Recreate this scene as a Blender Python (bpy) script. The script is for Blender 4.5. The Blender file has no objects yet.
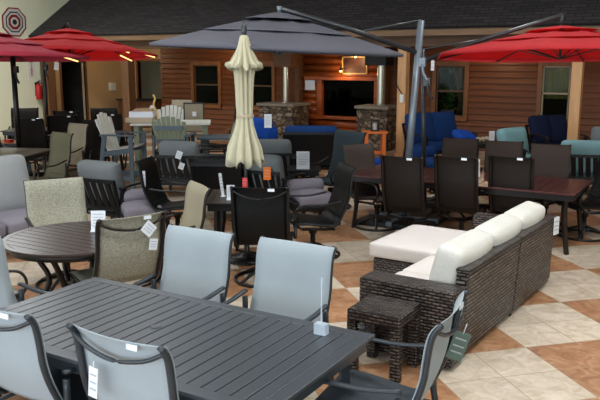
import bpy, bmesh, math, random
from mathutils import Vector, Matrix, Euler
random.seed(7)
PI = math.pi
COL = bpy.context.scene.collection
R = math.radians

# ------------------------------------------------------------------ camera numbers
CAM_H, YAW, PITCH, FPX = 2.2, R(30.7), R(10.85), 741.0
FH = Vector((-math.sin(YAW), math.cos(YAW), 0)); RT = Vector((math.cos(YAW), math.sin(YAW), 0))
def A(px, d):
    """floor point at horizontal distance d along picture column px"""
    D = d * math.cos(PITCH) + 0.25
    v = FH * d + RT * ((px - 300) / FPX * D)
    return (v.x, v.y)
def Q(a):  # a=0 faces the camera, 90 faces picture right, 180 turns its back
    return YAW + R(a)

# ------------------------------------------------------------------ materials
def lin(c):
    return tuple((x / 12.92 if x <= 0.04045 else ((x + 0.055) / 1.055) ** 2.4) for x in c) + (1,)
def newmat(name):
    m = bpy.data.materials.new(name); m.use_nodes = True
    nt = m.node_tree; b = nt.nodes['Principled BSDF']
    return m, nt, b
def N(nt, t, **kw):
    n = nt.nodes.new(t)
    for k, v in kw.items(): setattr(n, k, v)
    return n
def mat(name, c, rough=.6, metal=0, var=.12, scale=6, bump=0, bscale=200, spec=.5, coat=0):
    m, nt, b = newmat(name)
    tc = N(nt, 'ShaderNodeTexCoord'); no = N(nt, 'ShaderNodeTexNoise'); no.inputs['Scale'].default_value = scale; no.inputs['Detail'].default_value = 5
    nt.links.new(tc.outputs['Object'], no.inputs['Vector'])
    mx = N(nt, 'ShaderNodeMix', data_type='RGBA')
    l = lin(c)
    mx.inputs[6].default_value = tuple(x * (1 - var) for x in l[:3]) + (1,)
    mx.inputs[7].default_value = tuple(min(1, x * (1 + var)) for x in l[:3]) + (1,)
    nt.links.new(no.outputs['Fac'], mx.inputs[0]); nt.links.new(mx.outputs[2], b.inputs['Base Color'])
    b.inputs['Roughness'].default_value = rough; b.inputs['Metallic'].default_value = metal
    b.inputs['Specular IOR Level'].default_value = spec
    if coat: b.inputs['Coat Weight'].default_value = coat
    if bump:
        n2 = N(nt, 'ShaderNodeTexNoise'); n2.inputs['Scale'].default_value = bscale
        nt.links.new(tc.outputs['Object'], n2.inputs['Vector'])
        bp = N(nt, 'ShaderNodeBump'); bp.inputs['Strength'].default_value = bump; bp.inputs['Distance'].default_value = .004
        nt.links.new(n2.outputs['Fac'], bp.inputs['Height']); nt.links.new(bp.outputs[0], b.inputs['Normal'])
    return m
def fabric(name, c, var=.1, rough=.9, fleck=.25, fs=260, transl=0):
    m, nt, b = newmat(name)
    tc = N(nt, 'ShaderNodeTexCoord'); l = lin(c)
    n1 = N(nt, 'ShaderNodeTexNoise'); n1.inputs['Scale'].default_value = 3
    n2 = N(nt, 'ShaderNodeTexNoise'); n2.inputs['Scale'].default_value = fs; n2.inputs['Detail'].default_value = 3
    for n in (n1, n2): nt.links.new(tc.outputs['Object'], n.inputs['Vector'])
    ad = N(nt, 'ShaderNodeMath', operation='MULTIPLY_ADD'); ad.inputs[1].default_value = fleck / (fleck + var); 
    nt.links.new(n2.outputs['Fac'], ad.inputs[0])
    m1 = N(nt, 'ShaderNodeMath', operation='MULTIPLY'); m1.inputs[1].default_value = var / (fleck + var)
    nt.links.new(n1.outputs['Fac'], m1.inputs[0]); nt.links.new(m1.outputs[0], ad.inputs[2])
    mx = N(nt, 'ShaderNodeMix', data_type='RGBA'); t = var + fleck
    mr = N(nt, 'ShaderNodeMapRange'); mr.inputs[1].default_value = .3; mr.inputs[2].default_value = .7
    nt.links.new(ad.outputs[0], mr.inputs[0])
    mx.inputs[6].default_value = tuple(x * (1 - t) for x in l[:3]) + (1,)
    mx.inputs[7].default_value = tuple(min(1, x * (1 + t)) for x in l[:3]) + (1,)
    nt.links.new(mr.outputs[0], mx.inputs[0]); nt.links.new(mx.outputs[2], b.inputs['Base Color'])
    b.inputs['Roughness'].default_value = rough; b.inputs['Specular IOR Level'].default_value = .25
    bp = N(nt, 'ShaderNodeBump'); bp.inputs['Strength'].default_value = .25; bp.inputs['Distance'].default_value = .002
    nt.links.new(n2.outputs['Fac'], bp.inputs['Height']); nt.links.new(bp.outputs[0], b.inputs['Normal'])
    if transl:
        tr = N(nt, 'ShaderNodeBsdfTranslucent'); nt.links.new(mx.outputs[2], tr.inputs[0])
        ms = N(nt, 'ShaderNodeMixShader'); ms.inputs[0].default_value = transl
        out = nt.nodes['Material Output']
        nt.links.new(b.outputs[0], ms.inputs[1]); nt.links.new(tr.outputs[0], ms.inputs[2]); nt.links.new(ms.outputs[0], out.inputs[0])
    return m
def wood(name, c, dark=.45, rough=.6, scale=(3, 40, 40), coat=0):
    m, nt, b = newmat(name)
    tc = N(nt, 'ShaderNodeTexCoord'); mp = N(nt, 'ShaderNodeMapping'); mp.inputs['Scale'].default_value = scale
    no = N(nt, 'ShaderNodeTexNoise'); no.inputs['Scale'].default_value = 1; no.inputs['Detail'].default_value = 6; no.inputs['Distortion'].default_value = .6
    nt.links.new(tc.outputs['Object'], mp.inputs[0]); nt.links.new(mp.outputs[0], no.inputs['Vector'])
    cr = N(nt, 'ShaderNodeValToRGB'); l = lin(c)
    cr.color_ramp.elements[0].position = .3; cr.color_ramp.elements[0].color = tuple(x * dark for x in l[:3]) + (1,)
    cr.color_ramp.elements[1].position = .68; cr.color_ramp.elements[1].color = tuple(min(1, x * 1.15) for x in l[:3]) + (1,)
    nt.links.new(no.outputs['Fac'], cr.inputs[0]); nt.links.new(cr.outputs[0], b.inputs['Base Color'])
    b.inputs['Roughness'].default_value = rough
    if coat: b.inputs['Coat Weight'].default_value = coat
    return m
def emis(name, c, s):
    m, nt, b = newmat(name); b.inputs['Base Color'].default_value = lin(c)
    b.inputs['Emission Color'].default_value = lin(c); b.inputs['Emission Strength'].default_value = s
    return m
def glass(name, tint=(1, 1, 1), alpha=.8):
    m, nt, b = newmat(name)
    gl = N(nt, 'ShaderNodeBsdfGlossy'); gl.inputs['Roughness'].default_value = .03
    tr = N(nt, 'ShaderNodeBsdfTransparent'); tr.inputs[0].default_value = lin(tint)
    fr = N(nt, 'ShaderNodeFresnel'); fr.inputs[0].default_value = 1.14
    ms = N(nt, 'ShaderNodeMixShader'); nt.links.new(fr.outputs[0], ms.inputs[0])
    nt.links.new(tr.outputs[0], ms.inputs[1]); nt.links.new(gl.outputs[0], ms.inputs[2])
    nt.links.new(ms.outputs[0], nt.nodes['Material Output'].inputs[0])
    return m
def bricky(name, c1, c2, mortar, bw, rh, ms, rough=.7, off=.5, bump=.6, dist=.004, noise=.0, msmooth=.3, streak=None, mtl=0):
    m, nt, b = newmat(name)
    uv = N(nt, 'ShaderNodeUVMap'); br = N(nt, 'ShaderNodeTexBrick', offset=off)
    br.inputs['Scale'].default_value = 1; br.inputs['Brick Width'].default_value = bw; br.inputs['Row Height'].default_value = rh
    br.inputs['Mortar Size'].default_value = ms; br.inputs['Mortar Smooth'].default_value = msmooth
    br.inputs['Color1'].default_value = lin(c1); br.inputs['Color2'].default_value = lin(c2); br.inputs['Mortar'].default_value = lin(mortar)
    src = uv.outputs[0]
    if noise:
        no = N(nt, 'ShaderNodeTexNoise'); no.inputs['Scale'].default_value = 2.5
        nt.links.new(uv.outputs[0], no.inputs['Vector'])
        va = N(nt, 'ShaderNodeVectorMath', operation='MULTIPLY_ADD'); va.inputs[1].default_value = (noise,) * 3
        nt.links.new(no.outputs['Color'], va.inputs[0]); nt.links.new(uv.outputs[0], va.inputs[2]); src = va.outputs[0]
    nt.links.new(src, br.inputs['Vector'])
    nt.links.new(br.outputs['Color'], b.inputs['Base Color'])
    b.inputs['Roughness'].default_value = rough; b.inputs['Metallic'].default_value = mtl
    bp = N(nt, 'ShaderNodeBump', invert=True); bp.inputs['Strength'].default_value = bump; bp.inputs['Distance'].default_value = dist
    nt.links.new(br.outputs['Fac'], bp.inputs['Height']); nt.links.new(bp.outputs[0], b.inputs['Normal'])
    return m

M = {}
M['slate_metal'] = mat('slate_metal', (.19, .215, .24), .38, .25, .06)
M['table_gray'] = mat('table_gray', (.255, .275, .30), .33, .15, .10, 3, .15, 300)
M['black_metal'] = mat('black_metal', (.075, .078, .085), .38, .3, .1)
M['brown_metal'] = mat('brown_metal', (.13, .10, .09), .38, .3, .12)
M['bronze_top'] = mat('bronze_top', (.20, .155, .15), .3, .25, .15, 5)
M['maroon_top'] = mat('maroon_top', (.31, .18, .175), .3, .2, .15, 5)
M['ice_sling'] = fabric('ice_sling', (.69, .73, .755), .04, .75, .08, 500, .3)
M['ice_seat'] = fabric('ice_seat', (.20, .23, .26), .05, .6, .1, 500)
M['tan_sling'] = fabric('tan_sling', (.64, .63, .57), .05, .85, .32, 90, .15)
M['tan_plain'] = fabric('tan_plain', (.62, .585, .50), .05, .85, .1, 200, .15)
M['olive_sling'] = fabric('olive_sling', (.41, .40, .32), .05, .85, .15, 150, .1)
M['brown_sling'] = fabric('brown_sling', (.14, .112, .095), .06, .7, .15, 200)
M['taupe_sling'] = fabric('taupe_sling', (.27, .23, .21), .06, .7, .15, 200)
M['black_sling'] = fabric('black_sling', (.045, .056, .065), .06, .55, .12, 300)
M['grey_cushion'] = fabric('grey_cushion', (.42, .44, .45), .05, .9, .2, 200)
M['lightgrey_cushion'] = fabric('lightgrey_cushion', (.57, .58, .59), .05, .9, .14, 200)
M['lilac_cushion'] = fabric('lilac_cushion', (.50, .48, .52), .05, .9, .1, 200)
M['white_cushion'] = fabric('white_cushion', (.83, .80, .785), .03, .9, .05, 300)
M['linen_cushion'] = fabric('linen_cushion', (.82, .81, .785), .04, .92, .08, 160)
M['teal_cushion'] = fabric('teal_cushion', (.50, .67, .70), .05, .9, .25, 120)
M['charteal_cushion'] = fabric('charteal_cushion', (.21, .255, .28), .05, .9, .2, 200)
M['blue_cushion'] = fabric('blue_cushion', (.055, .20, .41), .05, .85, .1, 200)
M['royal_cushion'] = fabric('royal_cushion', (.07, .27, .62), .05, .85, .1, 200)
M['navy_cushion'] = fabric('navy_cushion', (.06, .10, .22), .05, .85, .1, 200)
M['cream_canvas'] = fabric('cream_canvas', (.73, .71, .61), .05, .9, .05, 300)
M['grey_canvas'] = fabric('grey_canvas', (.36, .36, .40), .04, .8, .05, 300, .1)
M['red_canvas'] = fabric('red_canvas', (.87, .26, .28), .04, .8, .05, 300, .55)
M['burgundy_lit_canvas'] = fabric('burgundy_lit_canvas', (.74, .24, .32), .04, .8, .05, 300, .35)  # burgundy cloth; the light's muted pink cast is in the colour
M['poly_slate'] = mat('poly_slate', (.29, .35, .39), .55)
M['poly_white'] = mat('poly_white', (.82, .83, .80), .5, 0, .05)
M['poly_sage'] = mat('poly_sage', (.50, .53, .44), .55, 0, .06)
M['poly_beige'] = mat('poly_beige', (.70, .64, .54), .55, 0, .06)
M['mast_metal'] = mat('mast_metal', (.47, .51, .55), .35, .4, .08)
M['mast_dark'] = mat('mast_dark', (.25, .26, .27), .35, .4, .08)
M['steel'] = mat('steel', (.74, .73, .68), .3, .85, .08)
M['paper'] = mat('paper', (.86, .88, .91), .6, 0, .02)
M['print'] = mat('print', (.66, .68, .71), .7, 0, .02)
M['yellow_print'] = mat('yellow_print', (.75, .68, .25), .7, 0, .02)
M['orange_paper'] = mat('orange_paper', (.95, .48, .05), .6, 0, .02)
M['red_paper'] = mat('red_paper', (.86, .22, .22), .6, 0, .02)
M['tag_green'] = mat('tag_green', (.33, .42, .38), .45, 0, .25, 30)
M['cream_wall'] = mat('cream_wall', (.90, .91, .80), .85, 0, .03, 1)
M['tan_wall'] = mat('tan_wall', (.72, .59, .42), .85, 0, .05, 1)
M['ceiling_paint'] = mat('ceiling_paint', (.72, .72, .70), .9, 0, .03, 1)
M['siding'] = wood('siding', (.46, .235, .055), .66, .55, (1.2, 9, 30))
M['cedar'] = wood('cedar', (.54, .33, .15), .75, .55, (6, 6, 1.5))
M['post_wood'] = wood('post_wood', (.80, .61, .42), .8, .5, (9, 9, 1.2))
M['dark_post'] = wood('dark_post', (.42, .28, .17), .6, .5, (9, 9, 1.2))
M['fascia_wood'] = wood('fascia_wood', (.52, .40, .29), .7, .55, (1, 12, 12))
M['shaded_soffit_wood'] = wood('shaded_soffit_wood', (.36, .25, .16), .6, .6, (1, 10, 10))  # soffit tone, dimmed to carry the shadow beneath the eave
M['log_wood'] = wood('log_wood', (.66, .31, .10), .5, .4, (1.5, 8, 8), .2)
M['orange_wood'] = mat('orange_wood', (.93, .48, .19), .45, 0, .08)
M['arm_wood'] = wood('arm_wood', (.60, .38, .20), .6)
M['unlit_dark'] = mat('unlit_dark', (.06, .055, .05), .9)  # near-black colour stands in for the lack of light in closed rooms
M['black'] = mat('black', (.02, .02, .022), .5)
M['rubber'] = mat('rubber', (.05, .05, .05), .8)
M['red_plastic'] = mat('red_plastic', (.72, .06, .05), .35, 0, .05)
M['quilt_red'] = mat('quilt_red', (.50, .12, .12), .6, 0, .05)
M['quilt_white'] = mat('quilt_white', (.78, .78, .76), .6, 0, .03)
M['quilt_dark'] = mat('quilt_dark', (.12, .14, .17), .6, 0, .05)
M['glass'] = glass('glass', (.80, .84, .83))
M['dark_glass'] = glass('dark_glass', (.55, .6, .6))
M['acrylic'] = glass('acrylic', (.86, .9, .93))
def cb_():
    m, nt, b = newmat('clear_block'); b.inputs['Base Color'].default_value = lin((.85, .9, .95)); b.inputs['Roughness'].default_value = .15; b.inputs['Alpha'].default_value = .42
    return m
M['clear_block'] = cb_()
M['curtain_tan'] = fabric('curtain_tan', (.66, .55, .36), .2, .9, .2, 20, .4)
M['curtain_cream'] = fabric('curtain_cream', (.78, .74, .48), .2, .9, .2, 20, .4)
M['leaf'] = mat('leaf', (.22, .42, .14), .5, 0, .35, 20)
M['lamp_warm'] = emis('lamp_warm', (1, .78, .45), 6)
M['lamp_white'] = emis('lamp_white', (1, .95, .85), 6)
M['led_strip'] = emis('led_strip', (1, .85, .50), 2.2)
M['daylamp'] = emis('daylamp', (1, .98, .94), 8)
M['pale_wood'] = wood('pale_wood', (.85, .68, .42), .8)
M['white_enamel'] = mat('white_enamel', (.85, .85, .82), .4)
M['carton'] = mat('carton', (.66, .55, .43), .8)
M['wicker'] = bricky('wicker', (.42, .37, .345), (.17, .135, .125), (.018, .014, .014), .062, .024, .010, .36, .5, 1, .010, .012, .9)  # strand highlights and shade in the gaps are put into the colours
M['wicker_band'] = bricky('wicker_band', (.47, .44, .42), (.25, .215, .20), (.02, .017, .017), .085, .030, .011, .36, .5, 1, .010, .02, .9)  # same weave, highlights and dark gaps again painted in
M['shingle'] = bricky('shingle', (.25, .235, .24), (.18, .17, .175), (.08, .075, .078), .32, .115, .012, .9, .5, .6, .02, .03)

# floor: diagonal checker of 0.89 m blocks made of 0.445 m tiles
def floor_mat():
    m, nt, b = newmat('stone_tile')
    tc = N(nt, 'ShaderNodeTexCoord'); mp = N(nt, 'ShaderNodeMapping', vector_type='TEXTURE')
    mp.inputs['Location'].default_value = (-1.265, 5.55, 0); mp.inputs['Rotation'].default_value = (0, 0, R(45)); mp.inputs['Scale'].default_value = (.445, .445, .445)
    nt.links.new(tc.outputs['Object'], mp.inputs[0])
    sp = N(nt, 'ShaderNodeSeparateXYZ'); nt.links.new(mp.outputs[0], sp.inputs[0])
    def mth(op, a, bb=None, c=None):
        n = N(nt, 'ShaderNodeMath', operation=op)
        for i, v in enumerate((a, bb, c)):
            if v is None: continue
            if isinstance(v, (int, float)): n.inputs[i].default_value = v
            else: nt.links.new(v, n.inputs[i])
        return n.outputs[0]
    X, Y = sp.outputs[0], sp.outputs[1]
    bx = mth('FLOOR', mth('MULTIPLY', X, .5)); by = mth('FLOOR', mth('MULTIPLY', Y, .5))
    chk = mth('FLOORED_MODULO', mth('ADD', bx, by), 2)          # 0 or 1
    tx, ty = mth('FLOOR', X), mth('FLOOR', Y)
    wn = N(nt, 'ShaderNodeTexWhiteNoise', noise_dimensions='2D')
    cb = N(nt, 'ShaderNodeCombineXYZ'); nt.links.new(tx, cb.inputs[0]); nt.links.new(ty, cb.inputs[1]); nt.links.new(cb.outputs[0], wn.inputs['Vector'])
    fx = mth('FRACT', X); fy = mth('FRACT', Y)
    ex = mth('MINIMUM', fx, mth('SUBTRACT', 1, fx)); ey = mth('MINIMUM', fy, mth('SUBTRACT', 1, fy))
    e = mth('MINIMUM', ex, ey)
    gr = N(nt, 'ShaderNodeMapRange', interpolation_type='SMOOTHSTEP'); gr.inputs[1].default_value = .002; gr.inputs[2].default_value = .012; nt.links.new(e, gr.inputs[0])
    no = N(nt, 'ShaderNodeTexNoise'); no.inputs['Scale'].default_value = 7; no.inputs['Detail'].default_value = 9; no.inputs['Roughness'].default_value = .62; no.inputs['Distortion'].default_value = 1.2
    va = N(nt, 'ShaderNodeVectorMath', operation='MULTIPLY_ADD'); va.inputs[1].default_value = (9, 9, 9)
    nt.links.new(wn.outputs['Color'], va.inputs[0]); nt.links.new(tc.outputs['Object'], va.inputs[2]); nt.links.new(va.outputs[0], no.inputs['Vector'])
    r1 = N(nt, 'ShaderNodeValToRGB'); r2 = N(nt, 'ShaderNodeValToRGB')
    for r, stops in ((r1, ((.25, (.66, .59, .50)), (.5, (.77, .71, .635)), (.75, (.84, .79, .73)))), (r2, ((.25, (.48, .33, .225)), (.5, (.64, .465, .335)), (.75, (.75, .595, .465))))):
        el = r.color_ramp.elements
        el[0].position, el[0].color = stops[0][0], lin(stops[0][1]); el[1].position, el[1].color = stops[2][0], lin(stops[2][1])
        k = el.new(stops[1][0]); k.color = lin(stops[1][1])
        nt.links.new(no.outputs['Fac'], r.inputs[0])
    mx = N(nt, 'ShaderNodeMix', data_type='RGBA'); nt.links.new(chk, mx.inputs[0]); nt.links.new(r1.outputs[0], mx.inputs[6]); nt.links.new(r2.outputs[0], mx.inputs[7])
    br = N(nt, 'ShaderNodeHueSaturation'); nt.links.new(mx.outputs[2], br.inputs['Color']); nt.links.new(mth('MULTIPLY_ADD', wn.outputs['Value'], .2, .9), br.inputs['Value'])
    m2 = N(nt, 'ShaderNodeMix', data_type='RGBA'); m2.inputs[6].default_value = lin((.62, .53, .43)); nt.links.new(gr.outputs[0], m2.inputs[0]); nt.links.new(br.outputs[0], m2.inputs[7])
    nt.links.new(m2.outputs[2], b.inputs['Base Color'])
    b.inputs['Roughness'].default_value = .42; b.inputs['Specular IOR Level'].default_value = .35
    bp = N(nt, 'ShaderNodeBump'); bp.inputs['Strength'].default_value = .25; bp.inputs['Distance'].default_value = .004
    nt.links.new(gr.outputs[0], bp.inputs['Height']); nt.links.new(bp.outputs[0], b.inputs['Normal'])
    return m
M['floor'] = floor_mat()
def stone_mat():
    m, nt, b = newmat('field_stone')
    tc = N(nt, 'ShaderNodeTexCoord')
    v1 = N(nt, 'ShaderNodeTexVoronoi'); v1.inputs['Scale'].default_value = 7
    v2 = N(nt, 'ShaderNodeTexVoronoi', feature='DISTANCE_TO_EDGE'); v2.inputs['Scale'].default_value = 7
    mp = N(nt, 'ShaderNodeMapping'); mp.inputs['Scale'].default_value = (1, 1, 1.6); nt.links.new(tc.outputs['Object'], mp.inputs[0])
    for v in (v1, v2): nt.links.new(mp.outputs[0], v.inputs['Vector'])
    sp = N(nt, 'ShaderNodeSeparateColor'); nt.links.new(v1.outputs['Color'], sp.inputs[0])
    cr = N(nt, 'ShaderNodeValToRGB'); el = cr.color_ramp.elements
    el[0].color = lin((.26, .22, .19)); el[1].color = lin((.56, .50, .43)); k = el.new(.5); k.color = lin((.40, .32, .25))
    nt.links.new(sp.outputs[0], cr.inputs[0])
    gr = N(nt, 'ShaderNodeMapRange'); gr.inputs[1].default_value = .01; gr.inputs[2].default_value = .07; nt.links.new(v2.outputs['Distance'], gr.inputs[0])
    mx = N(nt, 'ShaderNodeMix', data_type='RGBA'); mx.inputs[6].default_value = lin((.13, .12, .11)); nt.links.new(gr.outputs[0], mx.inputs[0]); nt.links.new(cr.outputs[0], mx.inputs[7])
    nt.links.new(mx.outputs[2], b.inputs['Base Color']); b.inputs['Roughness'].default_value = .85
    bp = N(nt, 'ShaderNodeBump'); bp.inputs['Distance'].default_value = .02; nt.links.new(gr.outputs[0], bp.inputs['Height']); nt.links.new(bp.outputs[0], b.inputs['Normal'])
    return m
M['stone'] = stone_mat(); M['stone_cap'] = mat('stone_cap', (.50, .46, .41), .8, 0, .2, 8)

# ------------------------------------------------------------------ mesh builder
class MB:
    def __init__(s): s.v = []; s.f = []; s.sm = []; s.mi = []
    def add(s, vs, fs, smooth=False, mi=0):
        o = len(s.v); s.v += [tuple(v) for v in vs]
        for f in fs: s.f.append([o + i for i in f]); s.sm.append(smooth); s.mi.append(mi)
        return s
    def box(s, x0, x1, y0, y1, z0, z1, mi=0, M4=None):
        vs = [Vector((x, y, z)) for z in (z0, z1) for y in (y0, y1) for x in (x0, x1)]
        if M4: vs = [M4 @ v for v in vs]
        return s.add(vs, [(0, 2, 3, 1), (4, 5, 7, 6), (0, 1, 5, 4), (2, 6, 7, 3), (0, 4, 6, 2), (1, 3, 7, 5)], False, mi)
    def cbox(s, c, d, rot=None, mi=0):
        m = Matrix.Translation(c) @ (rot.to_4x4() if rot else Matrix.Identity(4))
        return s.box(-d[0] / 2, d[0] / 2, -d[1] / 2, d[1] / 2, -d[2] / 2, d[2] / 2, mi, m)
    def bar(s, a, b, w, h, up=(0, 0, 1), mi=0):
        a, b = Vector(a), Vector(b); d = b - a; L = d.length; d.normalize(); up = Vector(up)
        if abs(d.dot(up)) > .98: up = Vector((0, 1, 0))
        x = d.cross(up).normalized(); z = x.cross(d)
        m = Matrix((x, d, z)).transposed().to_4x4(); m.translation = a
        return s.box(-w / 2, w / 2, 0, L, -h / 2, h / 2, mi, m)
    def tube(s, pts, r, n=8, mi=0, closed=False, flat=1.0, up=(1, 0, 0), smooth=True):
        pts = [Vector(p) for p in pts]; k = len(pts); rs = r if isinstance(r, (list, tuple)) else [r] * k
        vs = []; up = Vector(up)
        for i, p in enumerate(pts):
            a = pts[(i - 1) % k] if (closed or i) else p; b = pts[(i + 1) % k] if (closed or i < k - 1) else p
            t = (b - a).normalized()
            x = up - t * up.dot(t)
            if x.length < .05: x = Vector((0, 1, 0)) - t * t.y
            x.normalize(); y = t.cross(x)
            for j in range(n):
                an = 2 * PI * (j + .5) / n
                vs.append(p + x * math.cos(an) * rs[i] + y * math.sin(an) * rs[i] * flat)
        fs = []
        for i in range(k if closed else k - 1):
            for j in range(n):
                a = i * n + j; b = i * n + (j + 1) % n; c = ((i + 1) % k) * n
                fs.append((a, b, c + (j + 1) % n, c + j))
        if not closed: fs += [tuple(reversed(range(n))), tuple((k - 1) * n + j for j in range(n))]
        return s.add(vs, fs, smooth and n > 4, mi)
    def cyl(s, c, r, z0, z1, n=20, mi=0, r2=None):
        return s.lathe([(r, z0), (r if r2 is None else r2, z1)], c, n, mi, smooth=True)
    def lathe(s, prof, c=(0, 0), n=24, mi=0, smooth=True, cap=True):
        vs = []; fs = []
        for (r, z) in prof:
            for j in range(n):
                a = 2 * PI * j / n; vs.append((c[0] + r * math.cos(a), c[1] + r * math.sin(a), z))
        for i in range(len(prof) - 1):
            for j in range(n):
                fs.append((i * n + j, i * n + (j + 1) % n, (i + 1) * n + (j + 1) % n, (i + 1) * n + j))
        s.add(vs, fs, smooth, mi)
        if cap:
            k = (len(prof) - 1) * n
            s.add([vs[j] for j in range(n)], [tuple(reversed(range(n)))], False, mi)
            s.add([vs[k + j] for j in range(n)], [tuple(range(n))], False, mi)
        return s
    def grid(s, P, thick=0, mi=0, smooth=True):
        """P rows of points; optional thickness along local normal"""
        nr, nc = len(P), len(P[0]); P = [[Vector(p) for p in r] for r in P]
        vs = [p for r in P for p in r]
        fs = [(i * nc + j, i * nc + j + 1, (i + 1) * nc + j + 1, (i + 1) * nc + j) for i in range(nr - 1) for j in range(nc - 1)]
        if not thick: return s.add(vs, fs, smooth, mi)
        vs2 = []
        for i in range(nr):
            for j in range(nc):
                du = P[min(i + 1, nr - 1)][j] - P[max(i - 1, 0)][j]; dv = P[i][min(j + 1, nc - 1)] - P[i][max(j - 1, 0)]
                n_ = dv.cross(du)
                if n_.length > 1e-9: n_.normalize()
                vs2.append(P[i][j] + n_ * thick)
        o = nr * nc
        f2 = [tuple(reversed([o + q for q in f])) for f in fs]
        ed = [j for j in range(nc)] + [i * nc + nc - 1 for i in range(1, nr)] + [(nr - 1) * nc + j for j in range(nc - 2, -1, -1)] + [i * nc for i in range(nr - 2, 0, -1)]
        sd = [(ed[(q + 1) % len(ed)], ed[q], ed[q] + o, ed[(q + 1) % len(ed)] + o) for q in range(len(ed))]
        return s.add(vs + vs2, fs + f2 + sd, smooth, mi)
    def cushion(s, c, d, r=.05, puff=.02, rot=None, n=8, mi=0):
        h = Vector(d) / 2; r = min(r, min(h) * .98); core = [max(1e-4, x - r) for x in h]; mp = {}; vs = []; fs = []
        def V(i, j, k):
            key = (i, j, k)
            if key in mp: return mp[key]
            q = []
            for t, hh in zip(key, h):
                u = t / n * 2 - 1
                q.append(math.copysign(1 - (1 - abs(u)) ** 1.5, u) * hh)
            cc = Vector([max(-core[a], min(core[a], q[a])) for a in range(3)]); dv = Vector(q) - cc
            p = cc + (dv.normalized() * r if dv.length > 1e-6 else Vector((0, 0, 0)))
            U = [q[a] / h[a] for a in range(3)]
            ax = min(range(3), key=lambda a: d[a])
            oth = [a for a in range(3) if a != ax]
            p[ax] += puff * U[ax] * (1 - U[oth[0]] ** 2) * (1 - U[oth[1]] ** 2)
            if rot: p = rot @ p
            mp[key] = len(vs); vs.append(p + Vector(c)); return mp[key]
        for i in range(n):
            for j in range(n):
                fs += [(V(i, j, 0), V(i, j + 1, 0), V(i + 1, j + 1, 0), V(i + 1, j, 0)), (V(i, j, n), V(i + 1, j, n), V(i + 1, j + 1, n), V(i, j + 1, n)),
                       (V(i, 0, j), V(i + 1, 0, j), V(i + 1, 0, j + 1), V(i, 0, j + 1)), (V(i, n, j), V(i, n, j + 1), V(i + 1, n, j + 1), V(i + 1, n, j)),
                       (V(0, i, j), V(0, i, j + 1), V(0, i + 1, j + 1), V(0, i + 1, j)), (V(n, i, j), V(n, i + 1, j), V(n, i + 1, j + 1), V(n, i, j + 1))]
        return s.add(vs, fs, True, mi)
    def build(s, name, m, parent=None, loc=None, rz=0, bevel=0, kind=None):
        me = bpy.data.meshes.new(name); me.from_pydata(s.v, [], s.f); 
        for mm in (m if isinstance(m, (list, tuple)) else [m]): me.materials.append(mm)
        me.polygons.foreach_set('use_smooth', s.sm); me.polygons.foreach_set('material_index', s.mi)
        uv = me.uv_layers.new(name='UVMap')
        for p in me.polygons:
            n = p.normal; ax = max(range(3), key=lambda a: abs(n[a]))
            for li in p.loop_indices:
                co = me.vertices[me.loops[li].vertex_index].co
                if ax == 0: t = (co.y, co.z)
                elif ax == 1: t = (co.x, co.z)
                else: t = (co.x, co.y)
                uv.data[li].uv = t
        me.update(); o = bpy.data.objects.new(name, me); COL.objects.link(o)
        if parent: o.parent = parent
        if loc: o.location = loc
        o.rotation_euler.z = rz
        if bevel:
            b = o.modifiers.new('bevel', 'BEVEL'); b.width = bevel; b.segments = 2; b.limit_method = 'ANGLE'; b.angle_limit = R(50)
        if kind: o['kind'] = kind
        return o
def tag(o, label, cat, group=None):
    o['label'] = label; o['category'] = cat
    if group: o['group'] = group
    return o
def empty(name, loc=(0, 0, 0), rz=0):
    o = bpy.data.objects.new(name, None); COL.objects.link(o); o.location = loc; o.rotation_euler.z = rz; o.empty_display_size = .1
    return o
def copy_tree(o, parent=None):
    c = o.copy(); COL.objects.link(c); c.parent = parent
    for ch in list(kids.get(o.name, [])) or [x for x in o.children]: copy_tree(ch, c)
    return c
kids = {}
_cache = {}
def place(key, maker, xy, rz, label, cat, group=None, z=0):
    """first use builds the thing, every later one copies it with its parts"""
    if key in _cache: o = copy_tree(_cache[key])
    else: o = maker(); _cache[key] = o
    o.location = (xy[0], xy[1], z); o.rotation_euler = (0, 0, rz)
    if 'group' in o: del o['group']
    tag(o, label, cat, group)
    return o
def smooth_pts(pts, n=4):
    """Catmull-Rom through a list of points"""
    P = [Vector(p) for p in pts]; out = []
    for i in range(len(P) - 1):
        p0, p1, p2, p3 = P[max(i - 1, 0)], P[i], P[i + 1], P[min(i + 2, len(P) - 1)]
        for k in range(n):
            t = k / n
            out.append(.5 * ((2 * p1) + (p2 - p0) * t + (2 * p0 - 5 * p1 + 4 * p2 - p3) * t * t + (3 * p1 - p0 - 3 * p2 + p3) * t ** 3))
    out.append(P[-1]); return out

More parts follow.
